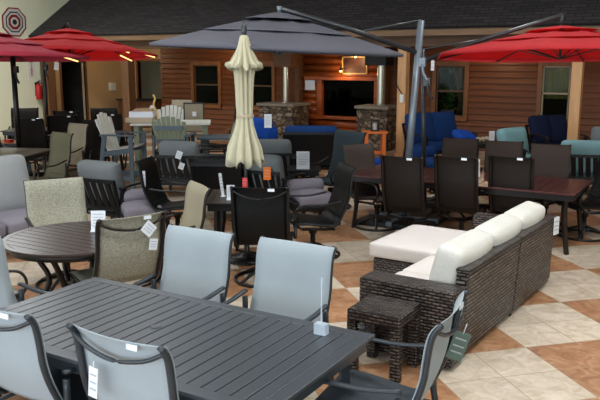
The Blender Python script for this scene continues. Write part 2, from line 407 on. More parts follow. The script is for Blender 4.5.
# ------------------------------------------------------------------ furniture makers
def sling_chair(sl, fr, seat=None, Ht=1.0, base='legs', W=.55, name='sling_chair', arm=None, clip=True, cross=True):
    seat = seat or sl; arm = arm or fr
    def mk():
        t = empty(name); k = (Ht - .42) / .58
        def Z(z): return z if z < .42 else .42 + (z - .42) * k
        prof = [(-.27, .395), (-.25, .425), (-.1, .42), (.08, .39), (.17, .385), (.225, .43), (.275, .52), (.318, .62), (.347, .72), (.357, .80), (.366, .87), (.378, .93), (.396, .97), (.42, 1.0)]
        prof = [(y, Z(z)) for y, z in prof]
        pts = smooth_pts([(0, y, z) for y, z in prof], 3)
        hw = W / 2
        isb = 16  # index where the back starts
        for s in (-1, 1):
            MB().tube([(s * hw, p.y, p.z) for p in pts], .019, 6, flat=.8).build('side_rail', fr, t)
        def sheet(ps, sag):
            rows = []
            for p in ps:
                rows.append([(u * (hw + .012), p.y - (.019 if sag else 0) + sag * (1 - u * u), p.z + (0 if sag else .017) - abs(sag) * .2 * (1 - u * u)) for u in [x / 4 for x in range(-4, 5)]])
            return rows
        bs = MB().grid(sheet(pts[isb:], .03), .004).build('back_sling', sl, t)
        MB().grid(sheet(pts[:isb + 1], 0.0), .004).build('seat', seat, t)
        a = [(-hw + .004, .40, Z(.965)), (-hw * .6, .415, Z(.915)), (0, .425, Z(.89)), (hw * .6, .415, Z(.915)), (hw - .004, .40, Z(.965))]
        if cross: MB().tube(smooth_pts(a, 4), .011, 6).build('crossbar', fr, t)
        MB().tube([(-hw, -.25, .395), (hw, -.25, .395)], .014, 6).build('front_stretcher', fr, t)
        if clip: MB().cbox((-hw * .42, .424, Z(1.0) - .026), (.062, .008, .026)).build('size_label', M['paper'], bs)
        for s in (-1, 1):
            x = s * (hw + .035)
            ap = smooth_pts([(x, .25, Z(.66)), (x, .05, .635), (x, -.17, .635), (x, -.27, .60), (x, -.30, .50), (x, -.27 if base == 'legs' else -.22, .38)], 4)
            MB().tube(ap, .021, 6, flat=.55).build('armrest', arm, t)
            if base == 'legs':
                MB().tube([(x, -.27, .40), (x, -.29, 0)], .019, 6).build('leg', fr, t)
                MB().tube(smooth_pts([(x, .24, Z(.62)), (x, .25, .40), (x, .30, .2), (x, .37, 0)], 3), .019, 6).build('leg', fr, t)
                MB().tube([(x, -.275, .33), (x, .265, .33)], .013, 6).build('side_stretcher', fr, t)
        if base == 'legs':
            pass
        else:
            for s in (-1, 1):
                MB().tube([(s * hw, -.2, .37), (s * hw, .17, .35), (0, .1, .29)], .016, 6).build('seat_bracket', fr, t)
            MB().lathe([(.05, .30), (.045, .26), (.03, .25), (.03, .12), (.055, .09), (.055, .07)], n=14).build('swivel_post', fr, t)
            ring = [(.30 * math.cos(a), .30 * math.sin(a), .018) for a in [2 * PI * i / 28 for i in range(28)]]
            MB().tube(ring, .016, 6, closed=True, up=(0, 0, 1)).build('base_ring', fr, t)
            for i in range(4):
                a = PI / 4 + i * PI / 2; c, s_ = math.cos(a), math.sin(a)
                MB().tube(smooth_pts([(.03 * c, .03 * s_, .13), (.14 * c, .14 * s_, .10), (.30 * c, .30 * s_, .025)], 3), .017, 6).build('leg', fr, t)
        return t
    return mk
def slat_top(mb, x0, x1, y0, y1, z, step=.085, gap=.007, rim=.07, th=.02, axis='y'):
    """slats run along y, spaced along x"""
    mb.box(x0, x1, y0, y0 + rim, z - th, z); mb.box(x0, x1, y1 - rim, y1, z - th, z)
    mb.box(x0, x0 + rim, y0 + rim, y1 - rim, z - th, z); mb.box(x1 - rim, x1, y0 + rim, y1 - rim, z - th, z)
    n = max(1, round((x1 - x0 - 2 * rim) / step)); w = (x1 - x0 - 2 * rim) / n
    for i in range(n):
        a = x0 + rim + i * w
        mb.box(a + gap / 2, a + w - gap / 2, y0 + rim, y1 - rim, z - th, z - .001)
    mb.box(x0 + .02, x1 - .02, y0 + .02, y1 - .02, z - th - .006, z - th)
def rect_table(L, W, top, fr, step=.085, z=.72, rim=.07, legx=.12):
    def mk():
        t = empty('dining_table'); mb = MB(); slat_top(mb, -L / 2, L / 2, -W / 2, W / 2, z, step, rim=rim)
        mb.build('tabletop', top, t, bevel=.003)
        mb = MB(); a = .045
        for s in (-1, 1):
            mb.box(-L / 2 + a, L / 2 - a, s * (W / 2 - a) - .015, s * (W / 2 - a) + .015, z - .09, z - .027)
            mb.box(s * (L / 2 - a) - .015, s * (L / 2 - a) + .015, -W / 2 + a, W / 2 - a, z - .09, z - .027)
        mb.build('apron', fr, t)
        for sx in (-1, 1):
            for sy in (-1, 1):
                x, y = sx * (L / 2 - legx), sy * (W / 2 - .12)
                MB().tube(smooth_pts([(x, y, z - .03), (x, y, .4), (x + sx * .05, y, 0)], 3), [.035] * 4 + [.03] * 3, 4, up=(1, 1, 0), smooth=False).build('leg', fr, t)
        MB().bar((-L / 2 + legx, 0, z - .07), (L / 2 - legx, 0, z - .07), .04, .04).build('brace', fr, t)
        return t
    return mk
def round_table(r, top, fr, z=.72):
    def mk():
        t = empty('round_table'); mb = MB()
        mb.lathe([(r - .045, z - .026), (r, z - .026), (r + .006, z - .012), (r, z), (r - .045, z), (r - .045, z - .026)], n=56, cap=False, smooth=False)
        mb.lathe([(0.001, z - .026), (r - .045, z - .026)], n=40, cap=False)
        n = 13; w = (2 * (r - .045)) / n
        for i in range(n):
            y0 = -(r - .045) + i * w + .004; y1 = y0 + w - .008; rr = r - .045
            q = [math.sqrt(max(0.0001, rr * rr - y * y)) for y in (y0, y1)]
            vs = [(-q[0], y0, z - .002), (q[0], y0, z - .002), (q[1], y1, z - .002), (-q[1], y1, z - .002)]
            vs += [(a, b, z - .02) for a, b, _ in vs]
            mb.add(vs, [(0, 1, 2, 3), (7, 6, 5, 4), (4, 5, 1, 0), (6, 7, 3, 2), (5, 6, 2, 1), (7, 4, 0, 3)])
        mb.build('tabletop', top, t)
        MB().lathe([(r - .09, z - .08), (r - .06, z - .08), (r - .06, z - .027), (r - .09, z - .027)], n=40, cap=False).build('apron', fr, t)
        for i in range(4):
            a = i * PI / 2 + .4; c, s = math.cos(a), math.sin(a); k = r - .11
            MB().tube(smooth_pts([(k * c, k * s, z - .03), (k * .72 * c, k * .72 * s, .5), (k * .55 * c, k * .55 * s, .3), (k * 1.0 * c, k * 1.0 * s, 0)], 4), .026, 6).build('leg', fr, t)
        MB().lathe([(.13, .30), (.15, .31), (.15, .33), (.13, .34)], n=20).build('leg_ring', fr, t)
        return t
    return mk
def club_chair(cush, fr, W=.74, n=1, backH=.86, slat=True, seatc=None, name='club_chair', tilt=14, D=.74, puff=.035, armz=.60):
    seatc = seatc or cush
    def mk():
        t = empty(name); hw = W / 2; cz = .40; tl = math.tan(R(tilt))
        yb = D / 2 - .12
        # seat frame
        mb = MB(); mb.box(-hw, hw, -D / 2 + .04, yb + .03, .22, .27); mb.build('seat_frame', fr, t, bevel=.006)
        for s in (-1, 1):
            x = s * (hw - .022)
            MB().bar((x, -D / 2 + .06, 0), (x, -D / 2 + .06, armz), .045, .045).build('leg', fr, t)
            MB().bar((x, yb + .12, 0), (x, yb - .02, armz), .045, .045).build('leg', fr, t)
            MB().tube(smooth_pts([(x, -D / 2 + .0, armz - .03), (x, -D / 2 + .08, armz), (x, 0, armz + .015), (x, yb + .03, armz)], 4), .036, 6, flat=.45).build('armrest', fr, t)
        fb = MB(); z0, z1 = .25, (backH - .06 if not slat else backH - .17)
        def yz(z): return yb + .02 + (z - .25) * tl
        for s in (-1, 1): fb.bar((s * (hw - .05), yz(z0), z0), (s * (hw - .05), yz(z1), z1), .04, .03)
        fb.bar((-hw + .03, yz(z1), z1), (hw - .03, yz(z1), z1), .035, .045); fb.bar((-hw + .03, yz(z0 + .08), z0 + .08), (hw - .03, yz(z0 + .08), z0 + .08), .03, .04)
        bf = fb.build('back_frame', fr, t)
        if slat:
            ns = max(3, int(W / .13))
            for i in range(ns):
                x = -hw + .09 + (i + .5) * (W - .18) / ns
                MB().bar((x - .02, yz(z0 + .06), z0 + .06), (x + .02, yz(z1), z1), .075, .014, up=(0, 1, 0)).build('back_slat', fr, bf)
        else:
            MB().grid([[(-hw + .06, yz(z), z), (hw - .06, yz(z), z)] for z in (z0 + .05, z1)], .008, smooth=False).build('back_panel', fr, t)
        w = (W - .12) / n
        for i in range(n):
            x = -hw + .06 + (i + .5) * w
            MB().cushion((x, -.045, .345), (w - .01, D - .16, .15), .045, puff).build('seat_cushion', seatc, t)
            hb = backH - .38
            MB().cushion((x, yz(.40 + hb / 2) - (.135 if slat else .15), .41 + hb / 2), (w + .03, .20, hb + .08), .085, puff, Matrix.Rotation(-R(tilt), 3, 'X')).build('back_cushion', cush, t)
        return t
    return mk
def adirondack(body, back, seat_z=.45, name='adirondack_chair', slats=7, seatm=None, bh=1.0):
    def mk():
        t = empty(name); dz = seat_z - .40; hw = .27
        top = []
        for i in range(slats):
            u = (i - (slats - 1) / 2) / ((slats - 1) / 2); hgt = (.62 + .12 * (1 - u * u)) * bh
            a = Vector((u * .19, .20, seat_z - .02)); b = Vector((u * .26, .20 + hgt * .33, seat_z + hgt))
            MB().bar(a, b, .49 / slats, .018, up=(0, -1, 0)).build('back_slat', back, t)
        for z in (.12, .45 * bh): MB().box(-.24, .24, .235 + z * .33, .26 + z * .33, seat_z + z, seat_z + z + .06).build('back_brace', body, t)
        mb = MB()
        for i in range(6): mb.box(-hw + .02, hw - .02, -.26 + i * .078, -.19 + i * .078, seat_z + .02 - i * .012, seat_z + .04 - i * .012)
        mb.build('seat', seatm or back, t)
        for s in (-1, 1):
            x = s * (hw + .02)
            MB().box(x - .045, x + .045, -.33, .30, seat_z + .22, seat_z + .245).build('armrest', body, t, bevel=.006)
            MB().bar((x, -.24, 0), (x, -.24, seat_z + .22), .075, .03, up=(1, 0, 0)).build('leg', body, t)
            MB().bar((x, .34 + dz * .1, 0), (x, .22, seat_z + .22), .075, .03, up=(1, 0, 0)).build('leg', body, t)
            MB().bar((x, -.26, seat_z - .01), (x, .28, seat_z - .09), .09, .025, up=(1, 0, 0)).build('seat_rail', body, t)
            if dz > .15: MB().box(x - .012, x + .012, -.24, .30, .17, .25).build('side_stretcher', body, t)
        if dz > .15: MB().box(-hw, hw, -.29, -.21, .22, .245).build('footrest', body, t)
        return t
    return mk
def plank_table(L, W, z, top, fr):
    def mk():
        t = empty('bar_table'); mb = MB(); slat_top(mb, -L / 2, L / 2, -W / 2, W / 2, z, .12, .006, .08, .03); mb.build('tabletop', top, t)
        for sx in (-1, 1):
            for sy in (-1, 1): MB().box(sx * (L / 2 - .1) - .045, sx * (L / 2 - .1) + .045, sy * (W / 2 - .1) - .03, sy * (W / 2 - .1) + .03, 0, z - .036).build('leg', fr, t)
            MB().box(sx * (L / 2 - .1) - .02, sx * (L / 2 - .1) + .02, -W / 2 + .1, W / 2 - .1, .25, .33).build('stretcher', fr, t)
        return t
    return mk
def card(w, h, lean=10, m='paper', name='sign_card', printed=True, curve=False):
    def mk():
        mb = MB(); ro = Matrix.Rotation(-R(lean), 3, 'X')
        def bx(x0, x1, z0, z1, y0, y1, mi):
            vs = [ro @ Vector((x, y, z)) for z in (z0, z1) for y in (y0, y1) for x in (x0, x1)]
            mb.add(vs, [(0, 2, 3, 1), (4, 5, 7, 6), (0, 1, 5, 4), (2, 6, 7, 3), (0, 4, 6, 2), (1, 3, 7, 5)], False, mi)
        bx(-w / 2, w / 2, 0, h, 0, .004, 0)
        bx(-w / 2 - .002, w / 2 + .002, 0, .012, -.02, .03, 0)
        if printed:
            for i in range(5):
                z = h * (.82 - i * .14); q = w * (.34 if i % 2 else .38)
                bx(-q, q * (.6 if i == 4 else 1), z, z + h * .03, -.0015, 0, 1)
        return mb.build(name, [M[m], M['print']])
    return mk

# ================================================================== SETTING
XL, YE, YW = -18.0, 15.0, 17.5
MB().box(XL - 3, 7.5, -4, 22.5, -.1, 0).build('floor', M['floor'], kind='structure')
mb = MB()
mb.box(XL - .15, XL, -4, 16.0, 0, 5.4); mb.box(XL - .15, XL, 16.95, 22.5, 0, 5.4); mb.box(XL - .15, XL, 16.0, 16.95, 2.08, 5.4)
wl = mb.build('wall_left', M['cream_wall'], kind='structure')
# tan lining of the porch end of the left wall, with its door opening
mb = MB(); mb.box(XL, XL + .03, 15.3, 16.0, 0, 2.6); mb.box(XL, XL + .03, 16.95, 18.6, 0, 2.6); mb.box(XL, XL + .03, 16.0, 16.95, 2.08, 2.6)
mb.build('wall_porch_side', M['tan_wall'], kind='structure')
mb = MB(); mb.box(XL - .16, XL + .05, 15.93, 16.0, 0, 2.14); mb.box(XL - .16, XL + .05, 16.95, 17.02, 0, 2.14); mb.box(XL - .16, XL + .05, 15.93, 17.02, 2.08, 2.15)
d1 = mb.build('door_1', M['dark_post'], kind='structure')
MB().box(XL - .9, XL - .02, 16.90, 16.94, 0.01, 2.06).build('door_leaf', M['unlit_dark'], d1)  # leaf coloured near-black so the doorway reads as unlit
MB().box(XL - .02, XL + .03, 16.86, 16.90, 0.01, 2.06).build('door_edge', M['poly_beige'], d1)  # pale strip paints the lit edge of the door
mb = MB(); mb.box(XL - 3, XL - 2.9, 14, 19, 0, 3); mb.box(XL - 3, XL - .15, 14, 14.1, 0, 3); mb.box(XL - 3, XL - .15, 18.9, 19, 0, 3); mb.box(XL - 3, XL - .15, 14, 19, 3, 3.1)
mb.build('wall_side_room', M['unlit_dark'], kind='structure')
# alcove wall with dark opening
XS = -15.3
mb = MB(); mb.box(XL, -17.25, 18.6, 18.7, 0, 2.6); mb.box(-16.0, XS, 18.6, 18.7, 0, 2.6); mb.box(-17.25, -16.0, 18.6, 18.7, 2.1, 2.6)
mb.build('wall_alcove', M['tan_wall'], kind='structure')
mb = MB(); mb.box(-17.32, -17.25, 18.56, 18.72, 0, 2.16); mb.box(-16.0, -15.93, 18.56, 18.72, 0, 2.16); mb.box(-17.32, -15.93, 18.56, 18.72, 2.1, 2.17)
mb.build('door_2', M['cedar'], kind='structure')

# lap siding with openings (x0,x1,z0,z1)
WIN = [(-14.02, -13.12, .86, 2.0), (-11.97, -11.27, .86, 2.0), (-6.50, -5.78, .80, 2.02), (-3.97, -3.36, .80, 2.02)]
LOGX = (-10.35, -7.75)
def siding(x0, x1, z0, z1, holes, lap=.145):
    mb = MB(); z = z0
    xs = sorted({x0, x1} | {q for h in holes for q in h[:2] if x0 < q < x1})
    while z < z1 - .001:
        zt = min(z + lap, z1)
        for a, b in zip(xs, xs[1:]):
            cx = (a + b) / 2; seg = [(z, zt)]
            for h in holes:
                if h[0] < cx < h[1]:
                    ns = []
                    for (p, q) in seg:
                        if q <= h[2] or p >= h[3]: ns.append((p, q))
                        else:
                            if p < h[2]: ns.append((p, h[2]))
                            if q > h[3]: ns.append((h[3], q))
                    seg = ns
            for (p, q) in seg:
                f = lambda zz: -.040 * (1 - (zz - z) / lap) - .004
                if p == z:
                    mb.box(a, b, YW + .03, YW + .1, p, min(p + .016, q)); p = min(p + .016, q - .001)
                vs = [(a, YW + f(p), p), (b, YW + f(p), p), (b, YW + f(q), q), (a, YW + f(q), q), (a, YW + .1, p), (b, YW + .1, p), (b, YW + .1, q), (a, YW + .1, q)]
                mb.add(vs, [(0, 1, 2, 3), (5, 4, 7, 6), (4, 5, 1, 0), (3, 2, 6, 7), (4, 0, 3, 7), (1, 5, 6, 2)])
        z = zt
    return mb
mbs = siding(XS, LOGX[0], 0, 2.72, WIN); o_ = siding(LOGX[1], 3.0, 0, 2.72, WIN)
mbs.add(o_.v, o_.f)
mbs.build('wall_back', M['siding'], kind='structure')
for i, (x0, x1, z0, z1) in enumerate(WIN):
    mb = MB(); f = .10
    mb.box(x0 - f, x0, YW - .06, YW + .1, z0 - f, z1 + f); mb.box(x1, x1 + f, YW - .06, YW + .1, z0 - f, z1 + f)
    mb.box(x0, x1, YW - .06, YW + .1, z1, z1 + f); mb.box(x0 - f, x1 + f, YW - .085, YW + .1, z0 - f, z0)
    w = mb.build('window_%d' % (i + 1), M['cedar'], kind='structure')
    mb = MB(); g = .035; zm = (z0 + z1) / 2
    for (a, b, c, d) in ((x0, x0 + g, z0, z1), (x1 - g, x1, z0, z1), (x0, x1, z0, z0 + g), (x0, x1, z1 - g, z1), (x0, x1, zm - .02, zm + .02)): mb.box(a, b, YW - .0, YW + .04, c, d)
    mb.build('sash', M['poly_beige' if i == 3 else 'dark_post'], w)
    MB().box(x0 + .01, x1 - .01, YW + .015, YW + .02, z0 + .01, z1 - .01).build('pane', M['glass'], w)
# log cabin bay between the sidings
lx0, lx1 = LOGX
mb = MB(); mb.box(lx0 - .02, lx0 + .10, YW - .30, YW + .12, 0, 2.72); mb.box(lx1 - .10, lx1 + .02, YW - .30, YW + .12, 0, 2.72)
mb.build('trim_1', M['dark_post'], kind='structure')
OW = (-9.65, -8.12, .69, 1.63)
mb = MB(); r = .1
z = r
while z < 2.7:
    if OW[2] - .05 < z < OW[3] + .05:
        mb.tube([(lx0 + .1, YW, z), (OW[0] - .12, YW, z)], r, 12); mb.tube([(OW[1] + .12, YW, z), (lx1 - .1, YW, z)], r, 12)
    else: mb.tube([(lx0 + .1, YW, z), (lx1 - .1, YW, z)], r, 12)
    z += .185
mb.build('wall_logs', M['log_wood'], kind='structure')
mb = MB(); mb.box(OW[0] - .14, OW[0], YW - .14, YW + .1, OW[2], OW[3]); mb.box(OW[1], OW[1] + .14, YW - .14, YW + .1, OW[2], OW[3])
mb.box(OW[0] - .5, OW[1] + .3, YW - .2, YW + .1, OW[3], OW[3] + .09); mb.box(OW[0] - .2, OW[1] + .2, YW - .2, YW + .1, OW[2] - .08, OW[2])
w5 = mb.build('window_5', M['log_wood'], kind='structure', bevel=.008)
MB().box(OW[0], OW[1], YW + .0, YW + .008, OW[2], OW[3]).build('pane', M['dark_glass'], w5)
# dark room behind the facade
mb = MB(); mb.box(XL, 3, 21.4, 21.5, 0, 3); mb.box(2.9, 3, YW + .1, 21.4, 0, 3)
mb.build('wall_inner_room', M['unlit_dark'], kind='structure')
MB().box(XL, 3, YE + .2, 21.5, 2.72, 2.76).build('ceiling_porch', M['shaded_soffit_wood'], kind='structure')
# shingle roof, rising from the eave
sl = math.tan(R(34)); ry1 = 19.6
mb = MB(); P = [[(XL, YE - .12, 2.83), (3.4, YE - .12, 2.83)], [(XL, ry1, 2.83 + (ry1 - YE + .12) * sl), (3.4, ry1, 2.83 + (ry1 - YE + .12) * sl)]]
mb.grid(P, -.05, smooth=False)
rf = mb.build('roof', M['shingle'], kind='structure')
uvl = rf.data.uv_layers[0]
for l in rf.data.loops:
    co = rf.data.vertices[l.vertex_index].co; uvl.data[l.index].uv = (co.x, (co.y - YE) / math.cos(R(34)))
mb = MB(); mb.box(XL, 3.4, YE - .06, YE, 2.66, 2.84); 
mb.build('trim_2', M['fascia_wood'], kind='structure')
MB().box(XL, 3.4, YE + .18, YE + .42, 2.44, 2.72).build('trim_3', M['shaded_soffit_wood'], kind='structure')  # dark wood puts the shadow below the fascia into the beam's colour
for i, (x, c, w) in enumerate(((-2.815, 'post_wood', .2), (-6.45, 'post_wood', .2), (-14.56, 'dark_post', .26), (-17.75, 'dark_post', .3))):
    mb = MB(); mb.box(x - w / 2, x + w / 2, 15.3 - w / 2, 15.3 + w / 2, 0, 2.46); mb.box(x - w / 2 - .02, x + w / 2 + .02, 15.28 - w / 2, 15.32 + w / 2, 0, .12)
    mb.build('porch_post', M[c], kind='structure', bevel=.008)
# the rest of the showroom (behind and above the camera)
mb = MB(); Z0, Z1 = .35, 3.3
mb.box(XL, 7.5, -4.15, -4, 0, Z0); mb.box(XL, 7.5, -4.15, -4, Z1, 5.4)
for x in [XL + .15 + i * 3.16 for i in range(9)]: mb.box(x - .12, x + .12, -4.15, -4, Z0, Z1)
mb.build('wall_front', M['cream_wall'], kind='structure')
mb = MB(); mb.box(7.5, 7.65, -4, 22.5, 0, 5.4); mb.build('wall_right', M['cream_wall'], kind='structure')
MB().box(XL - .15, 7.65, -4.15, 22.5, 5.4, 5.5).build('ceiling', M['ceiling_paint'], kind='structure')

# ================================================================== FACADE THINGS
def pier(xc, yc, w, d, h):
    t = empty('stone_pier', (xc, yc, 0))
    mb = MB(); mb.box(-w / 2, w / 2, -d / 2, d / 2, 0, h - .07); mb.build('pier_body', M['stone'], t)
    MB().box(-w / 2 - .05, w / 2 + .05, -d / 2 - .05, d / 2 + .05, h - .07, h).build('cap_slab', M['stone_cap'], t, bevel=.012)
    return t
tag(pier(-10.42, 16.7, 1.05, .8, 1.04), 'wide field-stone pier beside the closed cream umbrella', 'pier', 'stone piers along the cabin wall')
tag(pier(-7.62, 16.55, .80, .7, 1.07), 'narrow field-stone pier behind the orange side table', 'pier', 'stone piers along the cabin wall')
def flue(x, y, z0, z1, r, lab):
    t = empty('flue_pipe', (x, y, z0)); MB().cyl((0, 0), r, 0, z1 - z0, 20).build('pipe', M['steel'], t)
    MB().lathe([(r + .03, 0), (r + .03, .02), (r, .03)], n=20).build('collar', M['steel'], t); tag(t, lab, 'pipe', 'flue pipes on the stone piers')
flue(-10.38, 16.75, 1.042, 1.97, .075, 'shiny steel flue pipe on the wide pier by the cream umbrella')
flue(-7.62, 16.7, 1.072, 2.02, .10, 'bright steel flue pipe on the narrow pier beside the wooden post')
tag(MB().box(-10.62, -10.1, 16.5, 17.0, 1.972, 2.38).build('flue_hood', M['dark_post'], bevel=.01), 'brown box hood over the left flue pipe', 'hood', 'box hoods over the flue pipes')
tag(MB().box(-7.95, -7.4, 16.45, 16.95, 2.022, 2.42).build('flue_hood', M['black'], bevel=.01), 'dark box hood over the right flue pipe', 'hood', 'box hoods over the flue pipes')
# framed picture
t = empty('framed_picture', (-8.67, YW - .13, 1.79)); mb = MB()
for (a, b, c, d) in ((-.36, .36, .0, .03), (-.36, .36, .42, .45), (-.36, -.33, 0, .45), (.33, .36, 0, .45)): mb.box(a, b, -.03, 0, c, d)
mb.build('frame', M['pale_wood'], t); MB().box(-.335, .335, -.012, 0, .025, .425).build('picture', mat('picture', (.33, .17, .09), .5, 0, .7, 9), t)
tag(t, 'pale framed dark landscape picture above the log wall window', 'picture')
def lamp(x, y, z, e, lab, col=(1, .72, .38)):
    t = empty('wall_lamp', (x, y, z)); MB().lathe([(.02, .10), (.06, .02), (.065, 0), (.05, 0)], n=14).build('lamp_shade', M['brown_metal'], t)
    MB().lathe([(.001, -.035), (.025, -.02), (.03, 0), (.02, .02)], n=12, cap=False).build('bulb', M['lamp_warm'], t)
    MB().bar((0, .0, .06), (0, YW - y - .05, .06), .02, .02).build('bracket', M['brown_metal'], t)
    tag(t, lab, 'lamp', 'small warm lamps on the log wall')
    L = bpy.data.lights.new('bulb_light', 'POINT'); L.energy = e; L.color = col; L.shadow_soft_size = .05
    o = bpy.data.objects.new('bulb_light', L); COL.objects.link(o); o.location = (x, y - .02, z - .08)
lamp(-8.50, YW - .45, 2.24, 9, 'small warm lamp lit above the framed picture')
lamp(-8.93, YW - .42, 1.88, 8, 'small warm lamp lit at the left foot of the framed picture')
def cardstand(xy, z, w, h, rz, label, m='paper', lean=8, pr=True, group=None, name='sign_card'):
    return place(('card', w, h, m, lean, pr, name), card(w, h, lean, m, name, pr), xy, rz, label, 'sign', group, z)
t = MB().box(-10.16, -9.86, YW - .125, YW - .105, 1.36, 1.62).build('price_notice', M['paper']); tag(t, 'small white notice on the log wall left of the dark window', 'notice')
o = MB().tube(smooth_pts([(-6.60, 15.17, 2.24), (-6.59, 15.15, 1.9), (-6.53, 15.14, 1.62), (-6.40, 15.15, 1.42)], 5), .012, 6).build('power_cable', M['rubber']); tag(o, 'thin black cable hanging in a curve down the wooden post behind the silver mast', 'cable')
o = MB().box(-6.46, -6.37, 15.14, 15.198, 1.24, 1.42).build('outlet_box', M['white_enamel'], bevel=.006); tag(o, 'small white outlet box on the wooden post behind the silver mast', 'outlet')
# electrical box on tan wall, extinguisher and sign on the cream wall
t = MB().box(XL + .03, XL + .12, 17.95, 18.2, 1.15, 1.40).build('switch_box', M['white_enamel'], bevel=.01); tag(t, 'white switch box on the tan porch wall right of the dark doorway', 'box')
t = empty('fire_extinguisher', (XL + .12, 15.03, 1.0))
MB().lathe([(.001, 0), (.075, 0), (.085, .02), (.085, .36), (.06, .43), (.03, .46)], n=18).build('cylinder', M['red_plastic'], t)
MB().lathe([(.03, .46), (.035, .50), (.02, .53)], n=12).build('valve', M['black'], t)
MB().bar((0, 0, .53), (.10, 0, .56), .03, .015).build('handle', M['black'], t)
MB().tube(smooth_pts([(0, .02, .50), (0, .12, .45), (.02, .12, .25), (.04, .10, .12)], 4), .012, 6).build('hose', M['rubber'], t)
MB().box(-.12, -.08, -.03, .03, .1, .5).build('wall_bracket', M['black'], t)
tag(t, 'red fire extinguisher hung on the cream wall by the corner post', 'fire extinguisher')
def text(s, size, m, loc, rot, parent=None, name='lettering', space=1.0):
    c = bpy.data.curves.new(name, 'FONT'); c.body = s; c.size = size; c.align_x = 'CENTER'; c.align_y = 'CENTER'; c.extrude = .002; c.space_line = space
    o = bpy.data.objects.new(name, c); o.data.materials.append(m)
    me = bpy.data.meshes.new_from_object(o); bpy.data.objects.remove(o)
    o = bpy.data.objects.new(name, me); COL.objects.link(o); o.location = loc; o.rotation_euler = rot
    if parent: o.parent = parent
    return o
t = empty('wall_sign', (XL + .002, 14.92, 1.9)); MB().box(0, .008, -.12, .12, -.28, .24).build('sign_plate', M['white_enamel'], t)
text('F\nI\nR\nE', .15, M['red_plastic'], (.012, 0, .0), (PI / 2, 0, PI / 2), t, space=.72)
tag(t, 'white wall sign with upright red letters above the extinguisher', 'sign')
# octagonal quilt board
t = empty('octagonal_plaque', (XL + .002, 14.42, 3.2))
def octo(r, x, th=.02):
    vs = [(x, r * math.sin(PI / 8 + i * PI / 4) / 1, r * math.cos(PI / 8 + i * PI / 4)) for i in range(8)] + [(x + th, r * math.sin(PI / 8 + i * PI / 4), r * math.cos(PI / 8 + i * PI / 4)) for i in range(8)]
    mb = MB(); mb.add(vs, [tuple(reversed(range(8))), tuple(range(8, 16))] + [(i, (i + 1) % 8, 8 + (i + 1) % 8, 8 + i) for i in range(8)]); return mb
for r, m, nm in ((.43, 'quilt_red', 'board_edge'), (.39, 'quilt_white', 'ring'), (.31, 'quilt_dark', 'ring'), (.27, 'quilt_white', 'ring'), (.22, 'quilt_red', 'ring'), (.14, 'quilt_white', 'ring'), (.08, 'quilt_dark', 'centre')):
    octo(r, .5 * (.43 - r) * .1).build(nm, M[m], t)
tag(t, 'octagonal red, white and dark ringed board high on the cream wall', 'plaque')
# curtains seen through windows; plant added for the green reflection in the glass
def curtain(x0, x1, z0, z1, m, lab, taper=0, y=YW + .16):
    rows = []
    for i in range(9):
        v = i / 8; z = z1 + (z0 - z1) * v; row = []
        for j in range(25):
            u = j / 24; a = x0 + taper * (v if v < .75 else .75 - (v - .75)) ; x = a + (x1 - a) * u
            row.append((x, y + .025 * math.sin(u * 34), z))
        rows.append(row)
    t = empty('curtain', ((x0 + x1) / 2, y, z1)); o = MB().grid(rows, .004).build('drape', m, t); o.location = (-(x0 + x1) / 2, -y, -z1)
    rr = MB().tube([(x0 - .05, 0, .01), (x1 + .05, 0, .01)], .012, 8).build('curtain_rod', M['brown_metal'], t); rr.location = (-(x0 + x1) / 2, .04, 0)
    tag(t, lab, 'curtain')
curtain(-6.16, -5.80, .85, 2.0, M['curtain_tan'], 'tan drape tied to the right inside the window behind the blue sofa', .25)
curtain(-3.95, -3.38, 1.28, 2.0, M['curtain_cream'], 'cream patterned cafe curtain in the window behind the navy loveseat')
t = empty('reflection_plant', (-6.35, YW + .4, 0)); MB().lathe([(.12, 0), (.17, .9), (.18, .92)], n=16).build('planter', M['carton'], t)  # leaves behind the glass stand in for reflected greenery
mb = MB()
for i in range(260):
    a = random.uniform(0, 2 * PI); rr = random.uniform(0, .20); z = random.uniform(.95, 1.98); c = Vector((rr * math.cos(a), rr * math.sin(a), z))
    e = Euler((random.uniform(-1, 1), random.uniform(-1, 1), random.uniform(0, 6))).to_matrix()
    mb.add([c + e @ Vector(q) for q in ((0, 0, 0), (.03, .05, .008), (0, .12, 0), (-.03, .05, .008))], [(0, 1, 2, 3)])
mb.build('foliage', M['leaf'], t); MB().tube([(0, 0, .9), (0, 0, 1.8)], .012, 6).build('stem', M['arm_wood'], t)
tag(t, 'leafy greenery added inside the window behind the blue sofa for its green reflection', 'plant')
for (x, y, z, e, c) in ((-6.1, 18.3, 2.3, 45, (1, .9, .7)), (-3.6, 18.6, 2.3, 70, (1, .85, .55)), (-16.3, 17.0, 2.5, 20, (1, .80, .55)), (-17.3, 15.9, 2.5, 10, (1, .80, .55)), (-12.6, 16.8, 2.6, 12, (1, .74, .45)), (-5.0, 16.8, 2.6, 14, (1, .78, .5)), (-1.5, 16.8, 2.6, 12, (1, .78, .5))):  # first two are unseen lamps of the inner room, lighting the curtains
    t = empty('ceiling_lamp', (x, y, 2.718)); MB().lathe([(.07, -.03), (.08, 0)], n=16).build('lamp_rim', M['brown_metal'], t); MB().lathe([(.05, -.034), (.055, -.03)], n=16).build('bulb', M['lamp_white'], t)
    tag(t, 'small round recessed lamp in the ceiling over porch and inner room', 'lamp', 'recessed lamps in the porch ceiling')
    L = bpy.data.lights.new('lamp_light', 'POINT'); L.energy = e; L.color = c; L.shadow_soft_size = .08
    o = bpy.data.objects.new('lamp_light', L); COL.objects.link(o); o.location = (x, y, 2.6)

